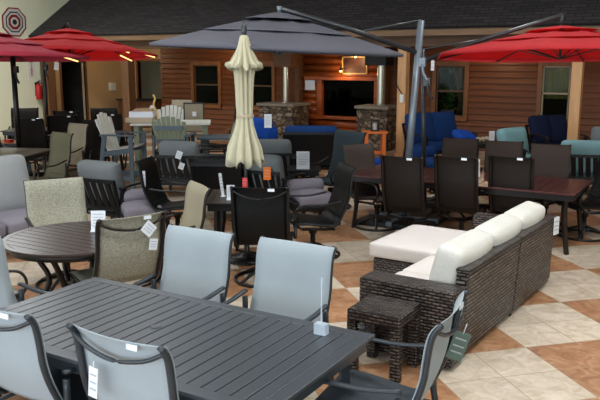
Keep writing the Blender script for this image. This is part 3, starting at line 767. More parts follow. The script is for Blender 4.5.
# ================================================================== NEAR DINING SET
NT = (-2.665, 2.96)
tb = place('near_table', rect_table(2.12, 1.09, M['table_gray'], M['slate_metal'], .082, rim=.075), NT, 0, 'large grey slatted rectangular dining table in the foreground', 'dining table')
ice = sling_chair(M['ice_sling'], M['slate_metal'], M['ice_seat'], 1.0)
G = 'pale grey sling chairs around the foreground table'
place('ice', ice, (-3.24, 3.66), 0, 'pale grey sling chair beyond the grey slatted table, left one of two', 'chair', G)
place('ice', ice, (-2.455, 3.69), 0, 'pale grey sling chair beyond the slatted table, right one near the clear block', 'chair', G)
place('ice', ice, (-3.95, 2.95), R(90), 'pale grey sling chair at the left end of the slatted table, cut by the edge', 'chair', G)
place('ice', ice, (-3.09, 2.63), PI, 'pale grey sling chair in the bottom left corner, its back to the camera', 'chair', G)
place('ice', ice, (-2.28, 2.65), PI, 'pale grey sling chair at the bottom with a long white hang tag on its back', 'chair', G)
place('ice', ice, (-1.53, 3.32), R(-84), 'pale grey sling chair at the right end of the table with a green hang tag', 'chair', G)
def hangtag(loc, rz, w, h, m, lab, tilt=0, cord=.10, curved=False, g=None):
    t = empty('hang_tag', loc, rz); ro = Matrix.Rotation(R(tilt), 3, 'Y')
    mb = MB(); mb.cbox(ro @ Vector((0, 0, -cord - h / 2)), (w, .004, h), ro); mb.build('tag_card', m, t)
    MB().tube([(0, 0, 0), ro @ Vector((0, 0, -cord - .01))], .003, 5).build('cord', M['paper'], t)
    for q in (.25, .5, .72):
        MB().cbox(ro @ Vector((0, -.003, -cord - h * q)), (w * .7, .003, h * .05), ro).build('print_line', M['print'], t)
    tag(t, lab, 'tag', g)
hangtag((-2.40, 2.225, .86), 0, .055, .15, M['paper'], 'long white tag hanging from the back of the bottom middle chair', 6, .03)
hangtag((-1.125, 3.60, .84), R(25), .085, .16, M['tag_green'], 'green and grey picture tag hanging from the right end chair', 18, .05)
MB_ = MB(); MB_.cbox((0, 0, .03), (.07, .045, .06)); MB_.cbox((0, .0, .19), (.006, .006, .26)); o = MB_.build('sign_holder', M['clear_block']); o.location = (-1.86, 3.36, .7205)
tag(o, 'small clear acrylic block with a thin stem on the slatted table', 'sign holder')

o = MB().lathe([(.001, .006), (.022, .006), (.03, .004), (.032, 0)], n=24).build('umbrella_hole_cap', M['table_gray']); o.parent = tb; o.location = (-2.71 - NT[0], 2.98 - NT[1], .7195)
# ================================================================== WICKER
def wicker_table(xy, s, h):
    t = empty('wicker_side_table', (xy[0], xy[1], 0)); q = s / 2
    MB().box(-q, q, -q, q, h - .085, h).build('tabletop', M['wicker'], t, bevel=.012)
    for sx in (-1, 1):
        for sy in (-1, 1): MB().box(sx * (q - .035) - .035, sx * (q - .035) + .035, sy * (q - .035) - .035, sy * (q - .035) + .035, 0, h - .083).build('leg', M['wicker'], t, bevel=.008)
    tag(t, 'dark brown wicker side table in front of the sectional arm', 'side table')
wicker_table((-2.045, 4.62), .40, .48)
hangtag((-2.14, 4.44, .405), R(20), .07, .06, M['acrylic'], 'clear plastic tag hanging under the wicker side table', 0, .01)
S = empty('wicker_sectional_sofa', (-1.66, 6.0, 0), R(-3.2))
def sb(name, x0, x1, y0, y1, z0, z1, m='wicker', bev=.015):
    return MB().box(x0 + 1.7, x1 + 1.7, y0 - 6, y1 - 6, z0, z1).build(name, M[m], S, bevel=bev)
# slanted back: outer face leans out a little
def backpanel(y0, y1):
    mb = MB(); vs = []
    for y in (y0 - 6, y1 - 6):
        vs += [(-.02, y, .03), (.10, y, .03), (.14, y, .665), (.04, y, .665)]
    mb.add(vs, [(3, 2, 1, 0), (4, 5, 6, 7), (0, 1, 5, 4), (1, 2, 6, 5), (2, 3, 7, 6), (3, 0, 4, 7)])
    o = mb.build('back_panel', M['wicker_band'], S, bevel=.015)
    mb = MB(); mb.box(.035, .145, y0 - 6 - .005, y1 - 6 + .005, .665, .705); mb.build('back_rail', M['wicker'], S, bevel=.015)
backpanel(5.04, 6.22); backpanel(6.235, 7.32)
sb('armrest', -2.33, -1.57, 4.80, 5.03, .03, .585)
sb('armrest', -2.40, -1.62, 7.30, 7.45, .03, .62)
sb('seat_base', -2.38, -1.68, 4.95, 6.26, .05, .28)
sb('chaise_base', -3.0, -1.68, 6.27, 7.28, .05, .30)
def sc(name, x0, x1, y0, y1, z0, z1, m='white_cushion', r=.035, puff=.012):
    return MB().cushion(((x0 + x1) / 2 + 1.7, (y0 + y1) / 2 - 6, (z0 + z1) / 2), (x1 - x0, y1 - y0, z1 - z0), r, puff).build(name, M[m], S)
sc('seat_cushion', -2.40, -1.72, 5.04, 5.64, .28, .43); sc('seat_cushion', -2.40, -1.72, 5.65, 6.25, .28, .43)
sc('chaise_cushion', -3.05, -1.72, 6.26, 7.28, .30, .45)
for i, y in enumerate((5.42, 6.14, 6.86)):
    MB().cushion((-.075, y - 6, .605), (.22, .71, .47), .06, .035, Matrix.Rotation(R(13), 3, 'Y'), n=12).build('back_cushion', M['linen_cushion'], S)
for (x, y) in ((-2.35, 4.87), (-1.66, 4.87), (-2.35, 7.37), (-1.66, 7.37), (-2.88, 6.33), (-1.63, 6.22)):
    MB().cyl((x + 1.7, y - 6), .025, 0, .05, 10).build('foot', M['black'], S)
tag(S, 'dark wicker sectional sofa with white cushions and a chaise end', 'sofa')
hangtag((-1.42, 7.19, .72), R(75), .10, .17, M['paper'], 'grey and white tag hanging at the far end of the wicker sofa back', 0, .01)

# ================================================================== ROUND TABLE SET (left)
place('round', round_table(.60, M['bronze_top'], M['brown_metal']), (-4.73, 4.27), R(0), 'round dark bronze slatted table with a white card on it', 'round table')
cardstand((-4.69, 4.48), .7205, .125, .185, Q(0), 'white folded price card standing on the round bronze table')
tanS = sling_chair(M['tan_sling'], M['brown_metal'], None, 1.0, 'swivel', .55)
GT = 'mottled tan sling chairs around the round table'
place('tan', tanS, (-5.56, 4.88), R(60), 'mottled tan sling chair behind the round bronze table', 'chair', GT)
place('tan', tanS, (-4.36, 4.32), R(-112), 'mottled tan sling chair right of the round table, white tags on its back', 'chair', GT)
place('tan', tanS, (-4.95, 3.42), R(160), 'mottled tan sling chair left of the round table, half hidden', 'chair', GT)
hangtag((-3.90, 4.30, .92), R(68), .10, .10, M['paper'], 'upper white tag on the back of the tan chair by the round table', 45, .0)
hangtag((-3.92, 4.33, .79), R(68), .07, .09, M['paper'], 'lower small white tag on the back of the tan chair by the round table', 10, .0)

# ================================================================== BLACK TABLE UNDER THE CREAM UMBRELLA
bt = place('black_table', rect_table(.84, .84, M['black_metal'], M['black_metal'], .3), A(247, 7.95), YAW, 'square black table with the cream umbrella through it', 'dining table')
place('tanplain', sling_chair(M['tan_plain'], M['brown_metal'], None, 1.0, 'swivel', .52), (-4.66, 5.24), R(-33), 'plain tan sling chair left of the black table, turned aside', 'chair')
bk = sling_chair(M['black_sling'], M['black_metal'], None, 1.02, 'swivel', .52)
place('blk', bk, A(264, 7.2), Q(177), 'black sling swivel chair with its back to the camera, before the black table', 'chair', 'black swivel sling chairs at the black table')
place('blk', bk, A(313, 8.15), Q(-75), 'black sling swivel chair seen side-on right of the black table', 'chair', 'black swivel sling chairs at the black table')
cardstand(A(223, 7.9), .7205, .035, .26, Q(35), 'tall thin clear sign edge-on at the left of the black table', lean=14)
cardstand(A(230.5, 7.72), .7205, .085, .16, Q(0), 'white price card standing on the black table', lean=0)
# closed umbrella
ux, uy = A(246, 7.95)
t = empty('closed_umbrella', (ux, uy, 0))
MB().cyl((0, 0), .019, .03, 2.48, 14).build('pole', M['mast_dark'], t)
MB().lathe([(.001, 2.42), (.02, 2.42), (.032, 2.47), (.03, 2.53), (.015, 2.57), (.001, 2.58)], n=16).build('finial', M['mast_dark'], t)
MB().lathe([(.24, 0), (.24, .03), (.10, .06), (.03, .08), (.03, .3)], n=28).build('base', M['black_metal'], t)
rows = []
prof = [(2.44, .02, 0), (2.42, .045, .1), (2.35, .06, .3), (2.26, .09, .5), (2.17, .13, .8), (2.12, .165, 1), (2.10, .17, 1), (2.095, .10, 1), (2.0, .088, 1), (1.85, .082, .9), (1.70, .080, .8), (1.60, .076, .7), (1.50, .085, .8), (1.38, .112, 1), (1.26, .15, 1.1), (1.15, .165, 1.1), (1.08, .172, 1.1)]
nseg = 144
for (z, r_, f) in prof:
    row = []
    for j in range(nseg + 1):
        a = 2 * PI * j / nseg
        rr = r_ * (1 + .24 * f * (abs(math.cos(a * 5 + z * .5)) * 2 - 1.2) + .09 * f * math.sin(a * 13 + z * 3))
        zz = z - (.035 * f * math.cos(a * 8 + .6) if z in (1.08, 2.10, 2.12) else 0)
        row.append((rr * math.cos(a), rr * math.sin(a), zz))
    rows.append(row)
MB().grid(rows, .004).build('folded_canopy', M['cream_canvas'], t)
MB().lathe([(.094, 1.58), (.097, 1.595), (.094, 1.61)], n=24, cap=False).build('tie_strap', M['poly_beige'], t)
tag(t, 'closed cream market umbrella standing through the black table', 'umbrella')
hangtag((ux + .02, uy - .05, .93), Q(0), .055, .11, M['red_paper'], 'red tag hanging from the cream umbrella pole', 0, .0)

# ================================================================== DINING SET BEHIND THE SOFA
place('far_table', rect_table(2.85, 1.12, M['maroon_top'], M['brown_metal'], .12), (-2.92, 9.02), 0, 'long reddish brown rectangular dining table behind the wicker sofa', 'dining table')
br = sling_chair(M['brown_sling'], M['brown_metal'], None, 1.1, 'swivel', .48, cross=False)
GB = 'dark brown high-back sling chairs on the near side of the reddish table'
for px, lab in ((403, 'dark brown high-back sling chair before the reddish table, below the silver umbrella mast'), (455, 'dark brown high-back sling chair before the reddish table, middle of the three'), (508, 'dark brown high-back sling chair before the reddish table, just above the sofa cushions')):
    place('brown', br, A(px + 9, 8.75), R(184), lab, 'chair', GB)
tp = sling_chair(M['taupe_sling'], M['brown_metal'], None, 1.06, 'swivel', .48, cross=False)
GF = 'taupe high-back sling chairs on the far side of the reddish table'
for px, d, lab in ((455, 10.3, 'taupe sling chair beyond the reddish table, leftmost of three, before the blue sofa'), (500, 9.95, 'taupe sling chair beyond the reddish table, middle one, before the teal armchair'), (548, 9.55, 'taupe sling chair beyond the reddish table, rightmost one, before the wooden post')):
    place('taupe', tp, A(px, d), R(8), lab, 'chair', GF)
place('blkend', sling_chair(M['black_sling'], M['black_metal'], None, 1.02, 'swivel', .52), A(588, 9.05), Q(-75), 'black swivel sling chair at the right end of the reddish table', 'chair')
cardstand(A(475, 9.3), .7205, .13, .22, Q(0), 'lilac-white price card between the chairs on the reddish table', lean=5)

# ================================================================== TEAL, NAVY, BLUE SEATING (right back)
gT = 'teal cushioned black armchairs'
place('teal', club_chair(M['teal_cushion'], M['black_metal'], W=.84), A(524, 13.6), Q(38), 'teal cushioned armchair facing right, below the wall between two windows', 'armchair', gT)
place('teal', None, A(584, 11.9), Q(165), 'teal cushioned black armchair showing its slatted back, right of the wooden post', 'armchair', gT)
place('greyarm', club_chair(M['grey_cushion'], M['black_metal'], backH=1.0), A(612, 12.2), Q(-20), 'grey cushioned armchair cut off at the right picture edge', 'armchair')
place('navyls', club_chair(M['navy_cushion'], M['brown_metal'], W=1.0, n=2, backH=.94, name='loveseat', tilt=20), A(558, 15.6), Q(18), 'navy blue loveseat on the porch beneath the right window', 'loveseat')
place('bluels', club_chair(M['blue_cushion'], M['black_metal'], W=1.5, n=2, backH=.98, name='loveseat', tilt=16), A(441, 15.9), Q(35), 'bright blue two-seat sofa beneath the window, behind the umbrella mast', 'sofa')
o = MB().cushion((0, 0, 0), (.42, .40, .16), .07, .03).build('throw_pillow', M['royal_cushion']); o.location = A(465, 14.6) + (.68,); o.rotation_euler = (R(15), R(8), Q(20)); tag(o, 'bright blue pillow at the right arm of the blue sofa', 'pillow')
place('ottb', club_chair(M['blue_cushion'], M['black_metal'], W=.7, n=1, backH=.55, name='ottoman', armz=.3), A(431, 13.2), Q(35), 'low blue cushioned ottoman in front of the blue sofa', 'ottoman')
o = place('endtbl', rect_table(.55, .55, M['black_metal'], M['black_metal'], .2, .68), A(484, 13.6), YAW, 'small dark end table holding shells beside the teal armchair', 'side table')
ex, ey = A(484, 13.6)
cardstand(A(492, 13.6), .6805, .10, .20, Q(0), 'white card standing on the end table beside the teal armchair', lean=0)
for i in range(3):
    mb = MB(); mb.lathe([(.001, -.05), (.04, -.04), (.06, 0), (.04, .04), (.001, .05)], n=10, cap=False); o = mb.build('ornament', M['poly_beige'])
    p = A(479 + i * 4, 13.5 + .07 * i); o.location = (p[0], p[1], .731); tag(o, ('pale round ornament at the left of the dark end table', 'pale round ornament in the middle of the dark end table', 'pale round ornament nearest the card on the end table')[i], 'ornament', 'pale ornaments on the end table')

# ================================================================== CENTRE BACK
place('bluelong', club_chair(M['blue_cushion'], M['black_metal'], W=1.05, n=1, backH=.95, name='sofa', slat=False, seatc=M['navy_cushion']), A(312, 13.5), Q(176), 'long black-backed sofa with blue cushion, a white card before it', 'sofa')
cardstand(A(303, 10.75), .6005, .19, .26, Q(0), 'white card standing on the small black table before the long blue sofa', lean=6)
place('lowtable', rect_table(.5, .5, M['black_metal'], M['black_metal'], .2, .60), A(304, 10.9), YAW, 'small black side table carrying a white card, before the blue sofa', 'side table')
GC = 'grey cushioned black club chairs seen from behind'
gc = club_chair(M['grey_cushion'], M['black_metal'])
place('greyclub', gc, A(271, 10.2), Q(152), 'grey cushioned black club chair with an orange tag on its slats', 'club chair', GC)
place('greyclub', gc, A(273, 12.1), Q(176), 'grey cushioned club chair behind the orange-tagged one', 'club chair', GC)
place('greyclub', gc, A(184, 11.8), Q(172), 'grey cushioned black club chair with white tags, before the sage chair', 'club chair', GC)
place('greyclub', gc, (-6.93, 6.95), Q(152), 'grey cushioned black club chair with slatted back, behind the round table', 'club chair', GC)
x, y = A(267, 9.72); hangtag((x, y, .78), Q(0), .10, .17, M['orange_paper'], 'bright orange tag on the slats of the grey club chair', 0, .0)
x, y = A(180, 11.25); hangtag((x, y, .80), Q(0), .09, .12, M['paper'], 'upper white tag on the slats of the grey club chair', 20, .0)
x, y = A(182, 11.25); hangtag((x, y, .62), Q(0), .08, .10, M['paper'], 'lower white tag on the slats of the grey club chair', 20, .0)
place('charteal', sling_chair(M['charteal_cushion'], M['black_metal'], None, 1.12, 'swivel', .60, name='padded_chair'), A(331, 10.9), Q(-50), 'charcoal padded high-back swivel chair turned to the left', 'chair')
place('taupe2', sling_chair(M['taupe_sling'], M['brown_metal'], None, 1.06, 'swivel', .50), A(378, 9.6), Q(38), 'taupe sling swivel chair leaning right beside the charcoal padded one', 'chair')
place('ottm', club_chair(M['royal_cushion'], M['black_metal'], W=.6, n=1, backH=.5, name='ottoman', armz=.3), A(379, 12.0), Q(0), 'small royal blue ottoman behind the taupe sling chairs', 'ottoman')
place('darkclub', club_chair(M['black_sling'], M['black_metal'], slat=False), A(222, 10.2), Q(174), 'black fabric armchair with a solid back left of the cream umbrella', 'armchair')
place('greylow', club_chair(M['lilac_cushion'], M['black_metal'], W=.66, backH=.5, name='ottoman', armz=.36), A(309, 9.9), Q(20), 'pale grey ottoman right of the orange-tagged club chair', 'ottoman')
# blue pillow and card over the left pier
o = MB().cushion((0, 0, 0), (.42, .16, .40), .07, .03).build('throw_pillow', M['royal_cushion']); x, y = A(260, 13.55); o.location = (x, y, .92); o.rotation_euler = (R(-15), R(12), Q(0)); tag(o, 'bright blue pillow between the cream umbrella and the stone pier', 'pillow')
place('bluearm', club_chair(M['royal_cushion'], M['black_metal'], W=.7, backH=.9, seatc=M['navy_cushion']), A(262, 13.9), Q(180), 'blue armchair carrying the pillow, behind the closed umbrella', 'armchair')
cardstand(A(268, 13.2), .98, .13, .24, Q(0), 'white card standing before the stone pier above the blue armchair', lean=5)
# orange side table with lantern
ox, oy = A(375, 16.3)
t = empty('side_table', (ox, oy, 0), YAW); MB().box(-.27, .27, -.2, .2, .58, .62).build('tabletop', M['orange_wood'], t, bevel=.005)
for sx in (-1, 1):
    for sy in (-1, 1): MB().box(sx * .19 - .035, sx * .19 + .035, sy * .14 - .03, sy * .14 + .03, 0, .58).build('leg', M['orange_wood'], t)
MB().box(-.19, .19, -.012, .012, .12, .18).build('stretcher', M['orange_wood'], t)
tag(t, 'bright orange side table before the narrow stone pier', 'side table')
t = empty('lantern', (ox, oy, .6205), YAW); MB().box(-.09, .09, -.07, .07, 0, .03).build('lantern_base', M['black'], t); MB().box(-.09, .09, -.07, .07, .22, .25).build('lantern_top', M['black'], t)
for sx in (-1, 1):
    for sy in (-1, 1): MB().box(sx * .08 - .01, sx * .08 + .01, sy * .06 - .01, sy * .06 + .01, .03, .22).build('corner_post', M['black'], t)
MB().cyl((0, 0), .045, .03, .17, 12).build('candle', M['quilt_white'], t)
tag(t, 'small black lantern with white candle on the orange side table', 'lantern')
# side-on sling chair near the cabin wall
place('sideon', sling_chair(M['black_sling'], M['brown_metal'], None, 1.3, 'legs', .5, arm=M['arm_wood']), A(218, 15.3), Q(-85), 'dark sling chair with wooden arm seen side-on by the cabin wall', 'chair')
place('slatetab', plank_table(.9, .7, .80, M['poly_slate'], M['poly_slate']), A(224, 13.5), YAW, 'slate blue plank table left of the closed umbrella', 'table')
place('adirblk', adirondack(M['black'], M['poly_sage'], .46, seatm=M['poly_white']), A(213, 12.7), Q(-78), 'black adirondack chair with pale seat slats and sage back, seen side-on before the slate table', 'chair')

# ================================================================== ADIRONDACK BAR SET
place('whitebar', plank_table(1.45, .85, 1.02, M['poly_white'], M['poly_sage']), A(172, 14.0), YAW + R(6), 'tall bar table with white plank top holding cartons', 'bar table')
place('adirbar', adirondack(M['poly_slate'], M['poly_white'], .70, 'bar_chair', 5, bh=.8), A(124, 12.6), Q(80), 'slate bar-height adirondack chair with white back, facing the white bar table', 'bar chair')
place('adirsage', adirondack(M['poly_slate'], M['poly_sage'], .66, 'bar_chair', 7, bh=.78), A(174, 12.85), Q(176), 'bar chair with a sage fan back before the white bar table', 'bar chair')
place('adirwhite', adirondack(M['poly_slate'], M['poly_white'], .70, 'bar_chair', 7, bh=.72), A(169, 15.2), Q(0), 'bar chair with a white fan back beyond the white bar table', 'bar chair')
x, y = A(139, 13.9)
for (i, (a, b, c, dx, m, lab)) in enumerate(((.50, .34, .09, 0, 'poly_beige', 'beige bottom carton of the stack on the white bar table'), (.44, .30, .11, .03, 'paper', 'white middle carton of the stack on the white bar table'), (.34, .28, .05, .06, 'carton', 'thin tan top box of the stack on the white bar table'))):
    z0 = 1.0205 + (0, .091, .202)[i]
    o = MB().box(-a / 2, a / 2, -b / 2, b / 2, 0, c).build('carton', M[m], bevel=.004); o.location = (x + dx, y + .05 + dx, z0); o.rotation_euler.z = YAW; tag(o, lab, 'box', 'boxes stacked on the bar table')
x, y = A(153, 14.0); t = empty('figurine', (x, y, 1.0205), YAW)
MB().lathe([(.06, 0), (.05, .03), (.02, .06), (.03, .14), (.055, .20), (.05, .27), (.02, .31)], n=14).build('body', M['quilt_white'], t)
MB().tube(smooth_pts([(.10, 0, 0), (.08, 0, .18), (.03, 0, .32), (.06, 0, .44), (.02, 0, .50)], 4), .018, 8).build('branch', M['pale_wood'], t)
tag(t, 'white figurine with a curved pale branch on the bar table', 'ornament')
for px, d, w, h, z, m, lab in ((181, 15.6, .42, .50, .80, 'poly_beige', 'plain tan bar chair left of the framed tan one by the cabin wall'), (193, 15.0, .42, .55, .73, 'tan_plain', 'framed tan bar chair with a white tag by the cabin wall')):
    x, y = A(px, d); t = empty('bar_chair', (x, y, 0), Q(0)); hw = w / 2
    MB().box(-hw, hw, -.2, .2, z - .06, z - .02).build('seat', M[m], t); MB().box(-hw + .02, hw - .02, .17, .19, z, z + h).build('back_panel', M[m], t)
    mb = MB(); mb.box(-hw, -hw + .025, .165, .2, z - .05, z + h + .02); mb.box(hw - .025, hw, .165, .2, z - .05, z + h + .02); mb.box(-hw, hw, .165, .2, z + h, z + h + .03); mb.build('back_frame', M['black_metal'] if m != 'poly_beige' else M[m], t)
    for sx in (-1, 1):
        for sy in (-1, 1): MB().box(sx * (hw - .015) - .015, sx * (hw - .015) + .015, sy * .185 - .015, sy * .185 + .015, 0, z - .06).build('leg', M['black_metal'], t)
    if m == 'tan_plain': MB().box(-.03, .05, .16, .166, z + h * .55, z + h * .72).build('size_label', M['paper'], t)
    tag(t, lab, 'bar chair', 'tan bar chairs by the cabin wall')

# ================================================================== LEFT BACK GROUP
ol = sling_chair(M['olive_sling'], M['brown_metal'], None, 1.08, 'legs', .48)
place('olive', ol, A(40, 11.0), Q(-38), 'olive sling chair with dark frame facing the camera, right of the mosaic table', 'chair')
place('olive', None, A(2, 13.4), Q(160), 'olive sling chair at the far left edge beside the cream wall', 'chair')
place('tanc', sling_chair(M['tan_plain'], M['brown_metal'], None, 1.08, 'legs', .48), A(60, 12.6), Q(-36), 'plain tan sling chair behind the olive one', 'chair')
place('lefttab', rect_table(1.6, 1.0, mat('mosaic_reflect_top', (.40, .37, .34), .3, .1, .35, 25), M['brown_metal'], .2), A(-8, 11.9), YAW + R(-8), 'bronze dining table at the left edge beside the olive chair', 'dining table')  # mottled top, its grey lightened to hold the reflection on it
place('lowt', rect_table(.8, .5, M['arm_wood'], M['poly_slate'], .2, .62), A(8, 14.2), YAW, 'small wood-topped table with a red item at the left', 'table')
x, y = A(8, 14.1); o = MB().box(-.08, .08, -.05, .05, 0, .05).build('red_box', M['red_plastic']); o.location = (x, y, .6205); tag(o, 'small red box on the wood-topped table at the left', 'box')
M['umber_sling'] = fabric('umber_sling', (.12, .10, .09), .06, .8, .1, 200)
dk = sling_chair(M['umber_sling'], M['black_metal'], None, 1.1, 'legs', .56, cross=False)
for px, d, a, lab in ((40, 14.2, 170, 'dark sling chair with its back turned, behind the olive and tan chairs'), (22, 16.3, 10, 'dark sling chair against the cream wall beside the umbrella mast'), (62, 14.9, 200, 'dark sling chair nearest the red extinguisher side of the dark table'), (74, 16.2, 175, 'dark sling chair before the dark doorway'), (84, 13.0, -20, 'dark sling chair at the right end of the dark table by the doorway')):
    place('dark', dk, A(px, d), Q(a), lab, 'chair', 'dark sling chairs around the tables near the doorway')
place('darktab', rect_table(1.3, .9, M['bronze_top'], M['black_metal'], .2, .80), A(88, 14.2), YAW + R(5), 'dark dining table between the tan chair and the slate bar chair', 'dining table')
place('darktab2', rect_table(.9, .9, M['bronze_top'], M['black_metal'], .2, .76), A(30, 15.3), YAW, 'dark square table near the cream wall', 'dining table')
x, y = A(38, 15.2); t = empty('table_lamp', (x, y, .7605)); MB().lathe([(.06, 0), (.06, .02), (.02, .03), (.02, .1)], n=14).build('lamp_base', M['black_metal'], t); MB().lathe([(.05, .1), (.06, .22), (.001, .23)], n=14, cap=False).build('lamp_shade', emis('shade', (.9, .95, 1), 1.2), t)
tag(t, 'small white glowing lamp on the dark square table', 'lamp')
for px, d, a, lab in ((118, 15.4, 165, 'dark bar chair between the doorway and the white bar table'), (106, 16.3, 20, 'dark chair against the tan wall under the switch box')):
    place('dark', dk, A(px, d), Q(a), lab, 'chair', 'dark sling chairs around the tables near the doorway')
# counter under the opening in the alcove
t = empty('counter', (-16.7, 18.1, 0)); MB().box(-.75, .75, -.3, .3, 0, .86).build('counter_body', M['dark_post'], t); MB().box(-.8, .8, -.34, .33, .86, .90).build('countertop', M['black'], t)
tag(t, 'dark wooden counter in the porch alcove', 'counter')

# ================================================================== LEFT FRONT GREY SEATING
place('greysofa', club_chair(M['lightgrey_cushion'], M['brown_metal'], W=1.5, n=2, backH=1.0, name='sofa', D=.85, puff=.05, seatc=M['lilac_cushion']), A(-14, 8.15), Q(52), 'light grey cushioned sofa at the left edge behind the round table', 'sofa')
o = _cache['greysofa']
place('lilac', club_chair(M['lilac_cushion'], M['black_metal'], W=.6, n=1, backH=.5, name='ottoman', armz=.3), A(139, 9.1), Q(20), 'lilac grey cushioned ottoman right of the slat-backed club chair', 'ottoman')
place('thinblk', sling_chair(M['black_sling'], M['black_metal'], None, .98, 'swivel', .5), A(176, 9.0), Q(80), 'black sling swivel chair seen side-on with a white tag, left of centre', 'chair')
x, y = A(143, 8.85); hangtag((x, y, .86), Q(0), .05, .19, M['paper'], 'long white tag hanging on the side-on black chair', 0, .0)
x, y = A(56, 9.1); t = empty('framed_sign', (x, y, .62), Q(0)); MB().box(-.10, .10, 0, .015, 0, .12).build('sign_board', M['black'], t)
MB().box(-.07, .07, -.004, 0, .07, .095).build('sign_line', M['paper'], t); MB().box(-.012, .012, .0, .012, -.62, 0).build('sign_stem', M['black_metal'], t); MB().cyl((0, .005), .09, -.62, -.605, 16).build('sign_foot', M['black_metal'], t)
tag(t, 'small black sign with a white line between the olive and mottled tan chairs', 'sign')

# ================================================================== CANTILEVER UMBRELLAS
def umbrella(name, center, rim_z, apex_z, rad, m, frame, mast_xy, mast_top, hook, lab, n=8, tilt=(0, 0), rot0=0, mast_r=.045, mast_lean=(0, 0), dbl=True, led=None, ribm=None, sag=.02, squash=1.0, att=.93, armm=None):
    """canopy rim at rim_z, apex at apex_z over `center`; mast beside it; arm from mast to hook over apex"""
    cx, cy = center; t = empty(name, (mast_xy[0], mast_xy[1], 0)); off = Vector((mast_xy[0], mast_xy[1], 0))
    ca = Vector((cx, cy, apex_z))
    def T(v):
        v = Vector(v); e = Euler((R(tilt[0]), R(tilt[1]), YAW)).to_matrix()
        return ca + e @ v - off
    h = apex_z - rim_z
    def pt(u, r):  # u angle param 0..n , r 0..1
        k = int(math.floor(u)) % n; f = u - math.floor(u)
        a0, a1 = rot0 + 2 * PI * k / n, rot0 + 2 * PI * (k + 1) / n
        p = Vector((math.cos(a0), math.sin(a0) * squash, 0)) * (1 - f) + Vector((math.cos(a1), math.sin(a1) * squash, 0)) * f
        z = -h * (r ** 1.12) - sag * math.sin(PI * f) * math.sin(PI * min(1, r)) * .8
        return (p.x * rad * r, p.y * rad * r, z)
    rows = []
    for i in range(9):
        r_ = .12 + .88 * i / 8
        rows.append([T(pt(j / 4, r_)) for j in range(4 * n + 1)])
    rows.append([T(Vector(pt(j / 4, 1.0)) + Vector((0, 0, -.035))) for j in range(4 * n + 1)])
    MB().grid(rows, .004).build('canopy', m, t)
    if dbl:
        for (r0, r1, dz) in ((.0, .28, .04), (.24, .60, .010)):
            rows = []
            for i in range(5):
                r_ = r0 + (r1 - r0) * i / 4
                rows.append([T(Vector(pt(j / 4, max(r_, .004))) + Vector((0, 0, dz + (.02 * abs(math.sin(j * PI / 4)) if i == 4 else 0)))) for j in range(4 * n + 1)])
            MB().grid(rows, .004).build('vent_tier', m, t)
    hb_ = Vector((0, 0, -h * 1.05 - .05))
    for k in range(n):
        a = [Vector(pt(k, r_)) + Vector((0, 0, -.03)) for r_ in (.05, .35, .7, .99)]
        rb = MB().tube([T(q) for q in a], .011, 5).build('rib', ribm or frame, t)
        MB().tube([T(hb_), T(Vector(pt(k, .5)) + Vector((0, 0, -.04)))], .008, 5).build('strut', frame, rb)
        if led and k in led:
            b = [Vector(pt(k, r_)) + Vector((0, 0, -.052)) for r_ in (.78, .97)]
            MB().tube([T(q) for q in b], .012, 5).build('light_strip', M['led_strip'], rb)
    # hub and struts
    hb = Vector((0, 0, -h * 1.05 - .05))
    MB().tube([T((0, 0, .08)), T(hb)], .022, 8).build('hub_post', frame, t)
    # mast
    mt = Vector((mast_lean[0], mast_lean[1], mast_top))
    mb = MB(); mb.tube([(0, 0, .1), mt], [mast_r, mast_r * .9], 12); mb.build('mast', frame, t)
    H_ = Vector(hook) - off
    a0 = mt * att; armm = armm or frame
    MB().tube([a0, a0.lerp(H_, .5) + Vector((0, 0, .02)), H_], [.033, .031, .028], 8).build('arm', armm, t)
    MB().tube([mt, a0.lerp(H_, .44) + Vector((0, 0, .03))], .014, 6).build('stay', armm, t)
    MB().tube([H_ + Vector((0, 0, .02)), T((0, 0, .03))], [.035, .02], 8).build('hook', frame, t)
    mid = mt * .80
    cbx = MB().cbox(mid + Vector((.05, 0, 0)), (.13, .06, .12)).build('crank_box', frame, t, bevel=.008)
    MB().tube(smooth_pts([mid + Vector((.08, -.02, -.02)), mid + Vector((.10, -.03, -.14)), mid + Vector((.17, -.04, -.24))], 3), .02, 6).build('crank_handle', frame, cbx)
    mb = MB(); mb.box(-.5, .5, -.04, .04, .03, .09); mb.box(-.04, .04, -.5, .5, .03, .09); mb.build('cross_base', frame, t)
    for sx in (-1, 1):
        for sy in (-1, 1): MB().box(sx * .26 - .22, sx * .26 + .22, sy * .26 - .22, sy * .26 + .22, 0, .07).build('base_weight', M['black'], t, bevel=.01)
    tag(t, lab, 'umbrella', None)
    return t
def V3(px, py, d):
    D = d * math.cos(PITCH) + .25; x, y = A(px, d)
    # height of a picture row at that distance
    b = (200 - py) / FPX; el = math.atan(b) - PITCH
    return (x, y, CAM_H + d / math.cos(math.atan((px - 300) / FPX)) * 0 + d * math.tan(el))
hx = V3(280, 8, 9.4)
umbrella('cantilever_umbrella', A(280, 9.4), 2.31, 2.72, 1.60, M['grey_canvas'], M['mast_metal'], A(405, 9.9), 2.68, hx, 'open charcoal grey cantilever umbrella on a silver mast', n=8, tilt=(0, 2.5), rot0=PI / 8, att=.845, armm=M['mast_dark'], mast_r=.05, mast_lean=(.14, .08))
hx = V3(553, 15, 9.9)
umbrella('cantilever_umbrella', A(553, 9.9), 2.25, 2.58, 1.68, M['red_canvas'], M['mast_dark'], A(426, 10.9), 2.32, hx, 'open red cantilever umbrella at the right, on a dark mast', n=8, tilt=(-3, 0), mast_r=.035, mast_lean=(-.08, -.04), rot0=0.25)
hx = V3(-8, 24, 12.0)
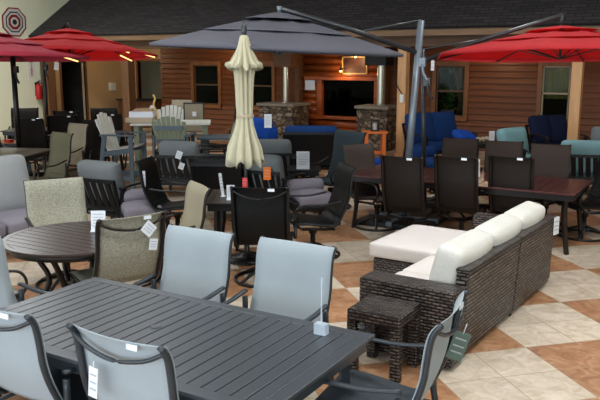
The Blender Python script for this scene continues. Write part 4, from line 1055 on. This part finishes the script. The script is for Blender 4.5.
umbrella('cantilever_umbrella', A(-8, 12.0), 2.22, 2.61, 1.66, M['burgundy_lit_canvas'], M['black_metal'], A(18, 13.4), 2.5, hx, 'open burgundy red umbrella cut by the left picture edge', n=8, tilt=(-2, 0), mast_r=.05, rot0=0.0, led=(1,), ribm=M['brown_metal'])
hx = V3(73, 24, 13.2)
umbrella('cantilever_umbrella', A(75, 13.2), 2.27, 2.67, 1.5, M['red_canvas'], M['black_metal'], A(47, 16.4), 2.5, hx, 'open bright red umbrella behind the burgundy one, with light strips on its ribs', n=8, tilt=(-4, 0), mast_r=.04, rot0=0.2, led=(0, 1, 2, 7))

x, y = A(430, 11.6); hangtag((x, y, 2.18), Q(0), .05, .15, M['paper'], 'white tag hanging beside the dark mast of the right red umbrella', 0, .02)
x, y = A(62, 12.0); hangtag((x, y, 2.16), Q(0), .07, .12, M['linen_cushion'], 'cream tag hanging from the rim of the burgundy red umbrella', 10, .03)
# ================================================================== CAMERA, LIGHT
cam = bpy.data.cameras.new('camera'); co = bpy.data.objects.new('camera', cam); COL.objects.link(co)
co.location = (0, 0, CAM_H); co.rotation_euler = (PI / 2 - PITCH, 0, YAW); cam.sensor_width = 36; cam.lens = FPX / 600 * 36; cam.clip_end = 200
bpy.context.scene.camera = co
def area(loc, rot, sx, sy, e, c):
    L = bpy.data.lights.new('light', 'AREA'); L.shape = 'RECTANGLE'; L.size = sx; L.size_y = sy; L.energy = e; L.color = c
    o = bpy.data.objects.new('light', L); COL.objects.link(o); o.location = loc; o.rotation_euler = rot
area((-5, -3.9, 1.9), (R(90), 0, 0), 22, 2.8, 800, (.80, .90, 1))          # daylight through the shop front
for (x, y, e) in ((-5, 1.0, 115), (-1.5, 2.5, 110), (-6, 5.5, 80), (-1, 6.5, 110), (-11, 5, 60), (-3, 11, 85), (-10, 10.5, 45), (2.5, 6, 110), (-14.5, 11, 200)):
    t = empty('ceiling_light', (x, y, 5.4)); MB().box(-.62, .62, -.32, .32, -.06, 0).build('housing', M['white_enamel'], t); MB().box(-.58, .58, -.28, .28, -.066, -.06).build('diffuser', M['daylamp'], t)
    tag(t, 'white rectangular ceiling light panel above the showroom floor', 'light', 'ceiling light panels')
    area((x, y, 5.32), (0, 0, 0), 1.2, .6, e, (.93, .98, 1))
sc_ = bpy.context.scene
w = bpy.data.worlds.new('world'); sc_.world = w; w.use_nodes = True
bg = w.node_tree.nodes['Background']; bg.inputs[0].default_value = (.75, .87, 1, 1); bg.inputs[1].default_value = 1.5
sc_.view_settings.view_transform = 'Standard'; sc_.view_settings.look = 'None'; sc_.view_settings.exposure = 0; sc_.view_settings.gamma = 1
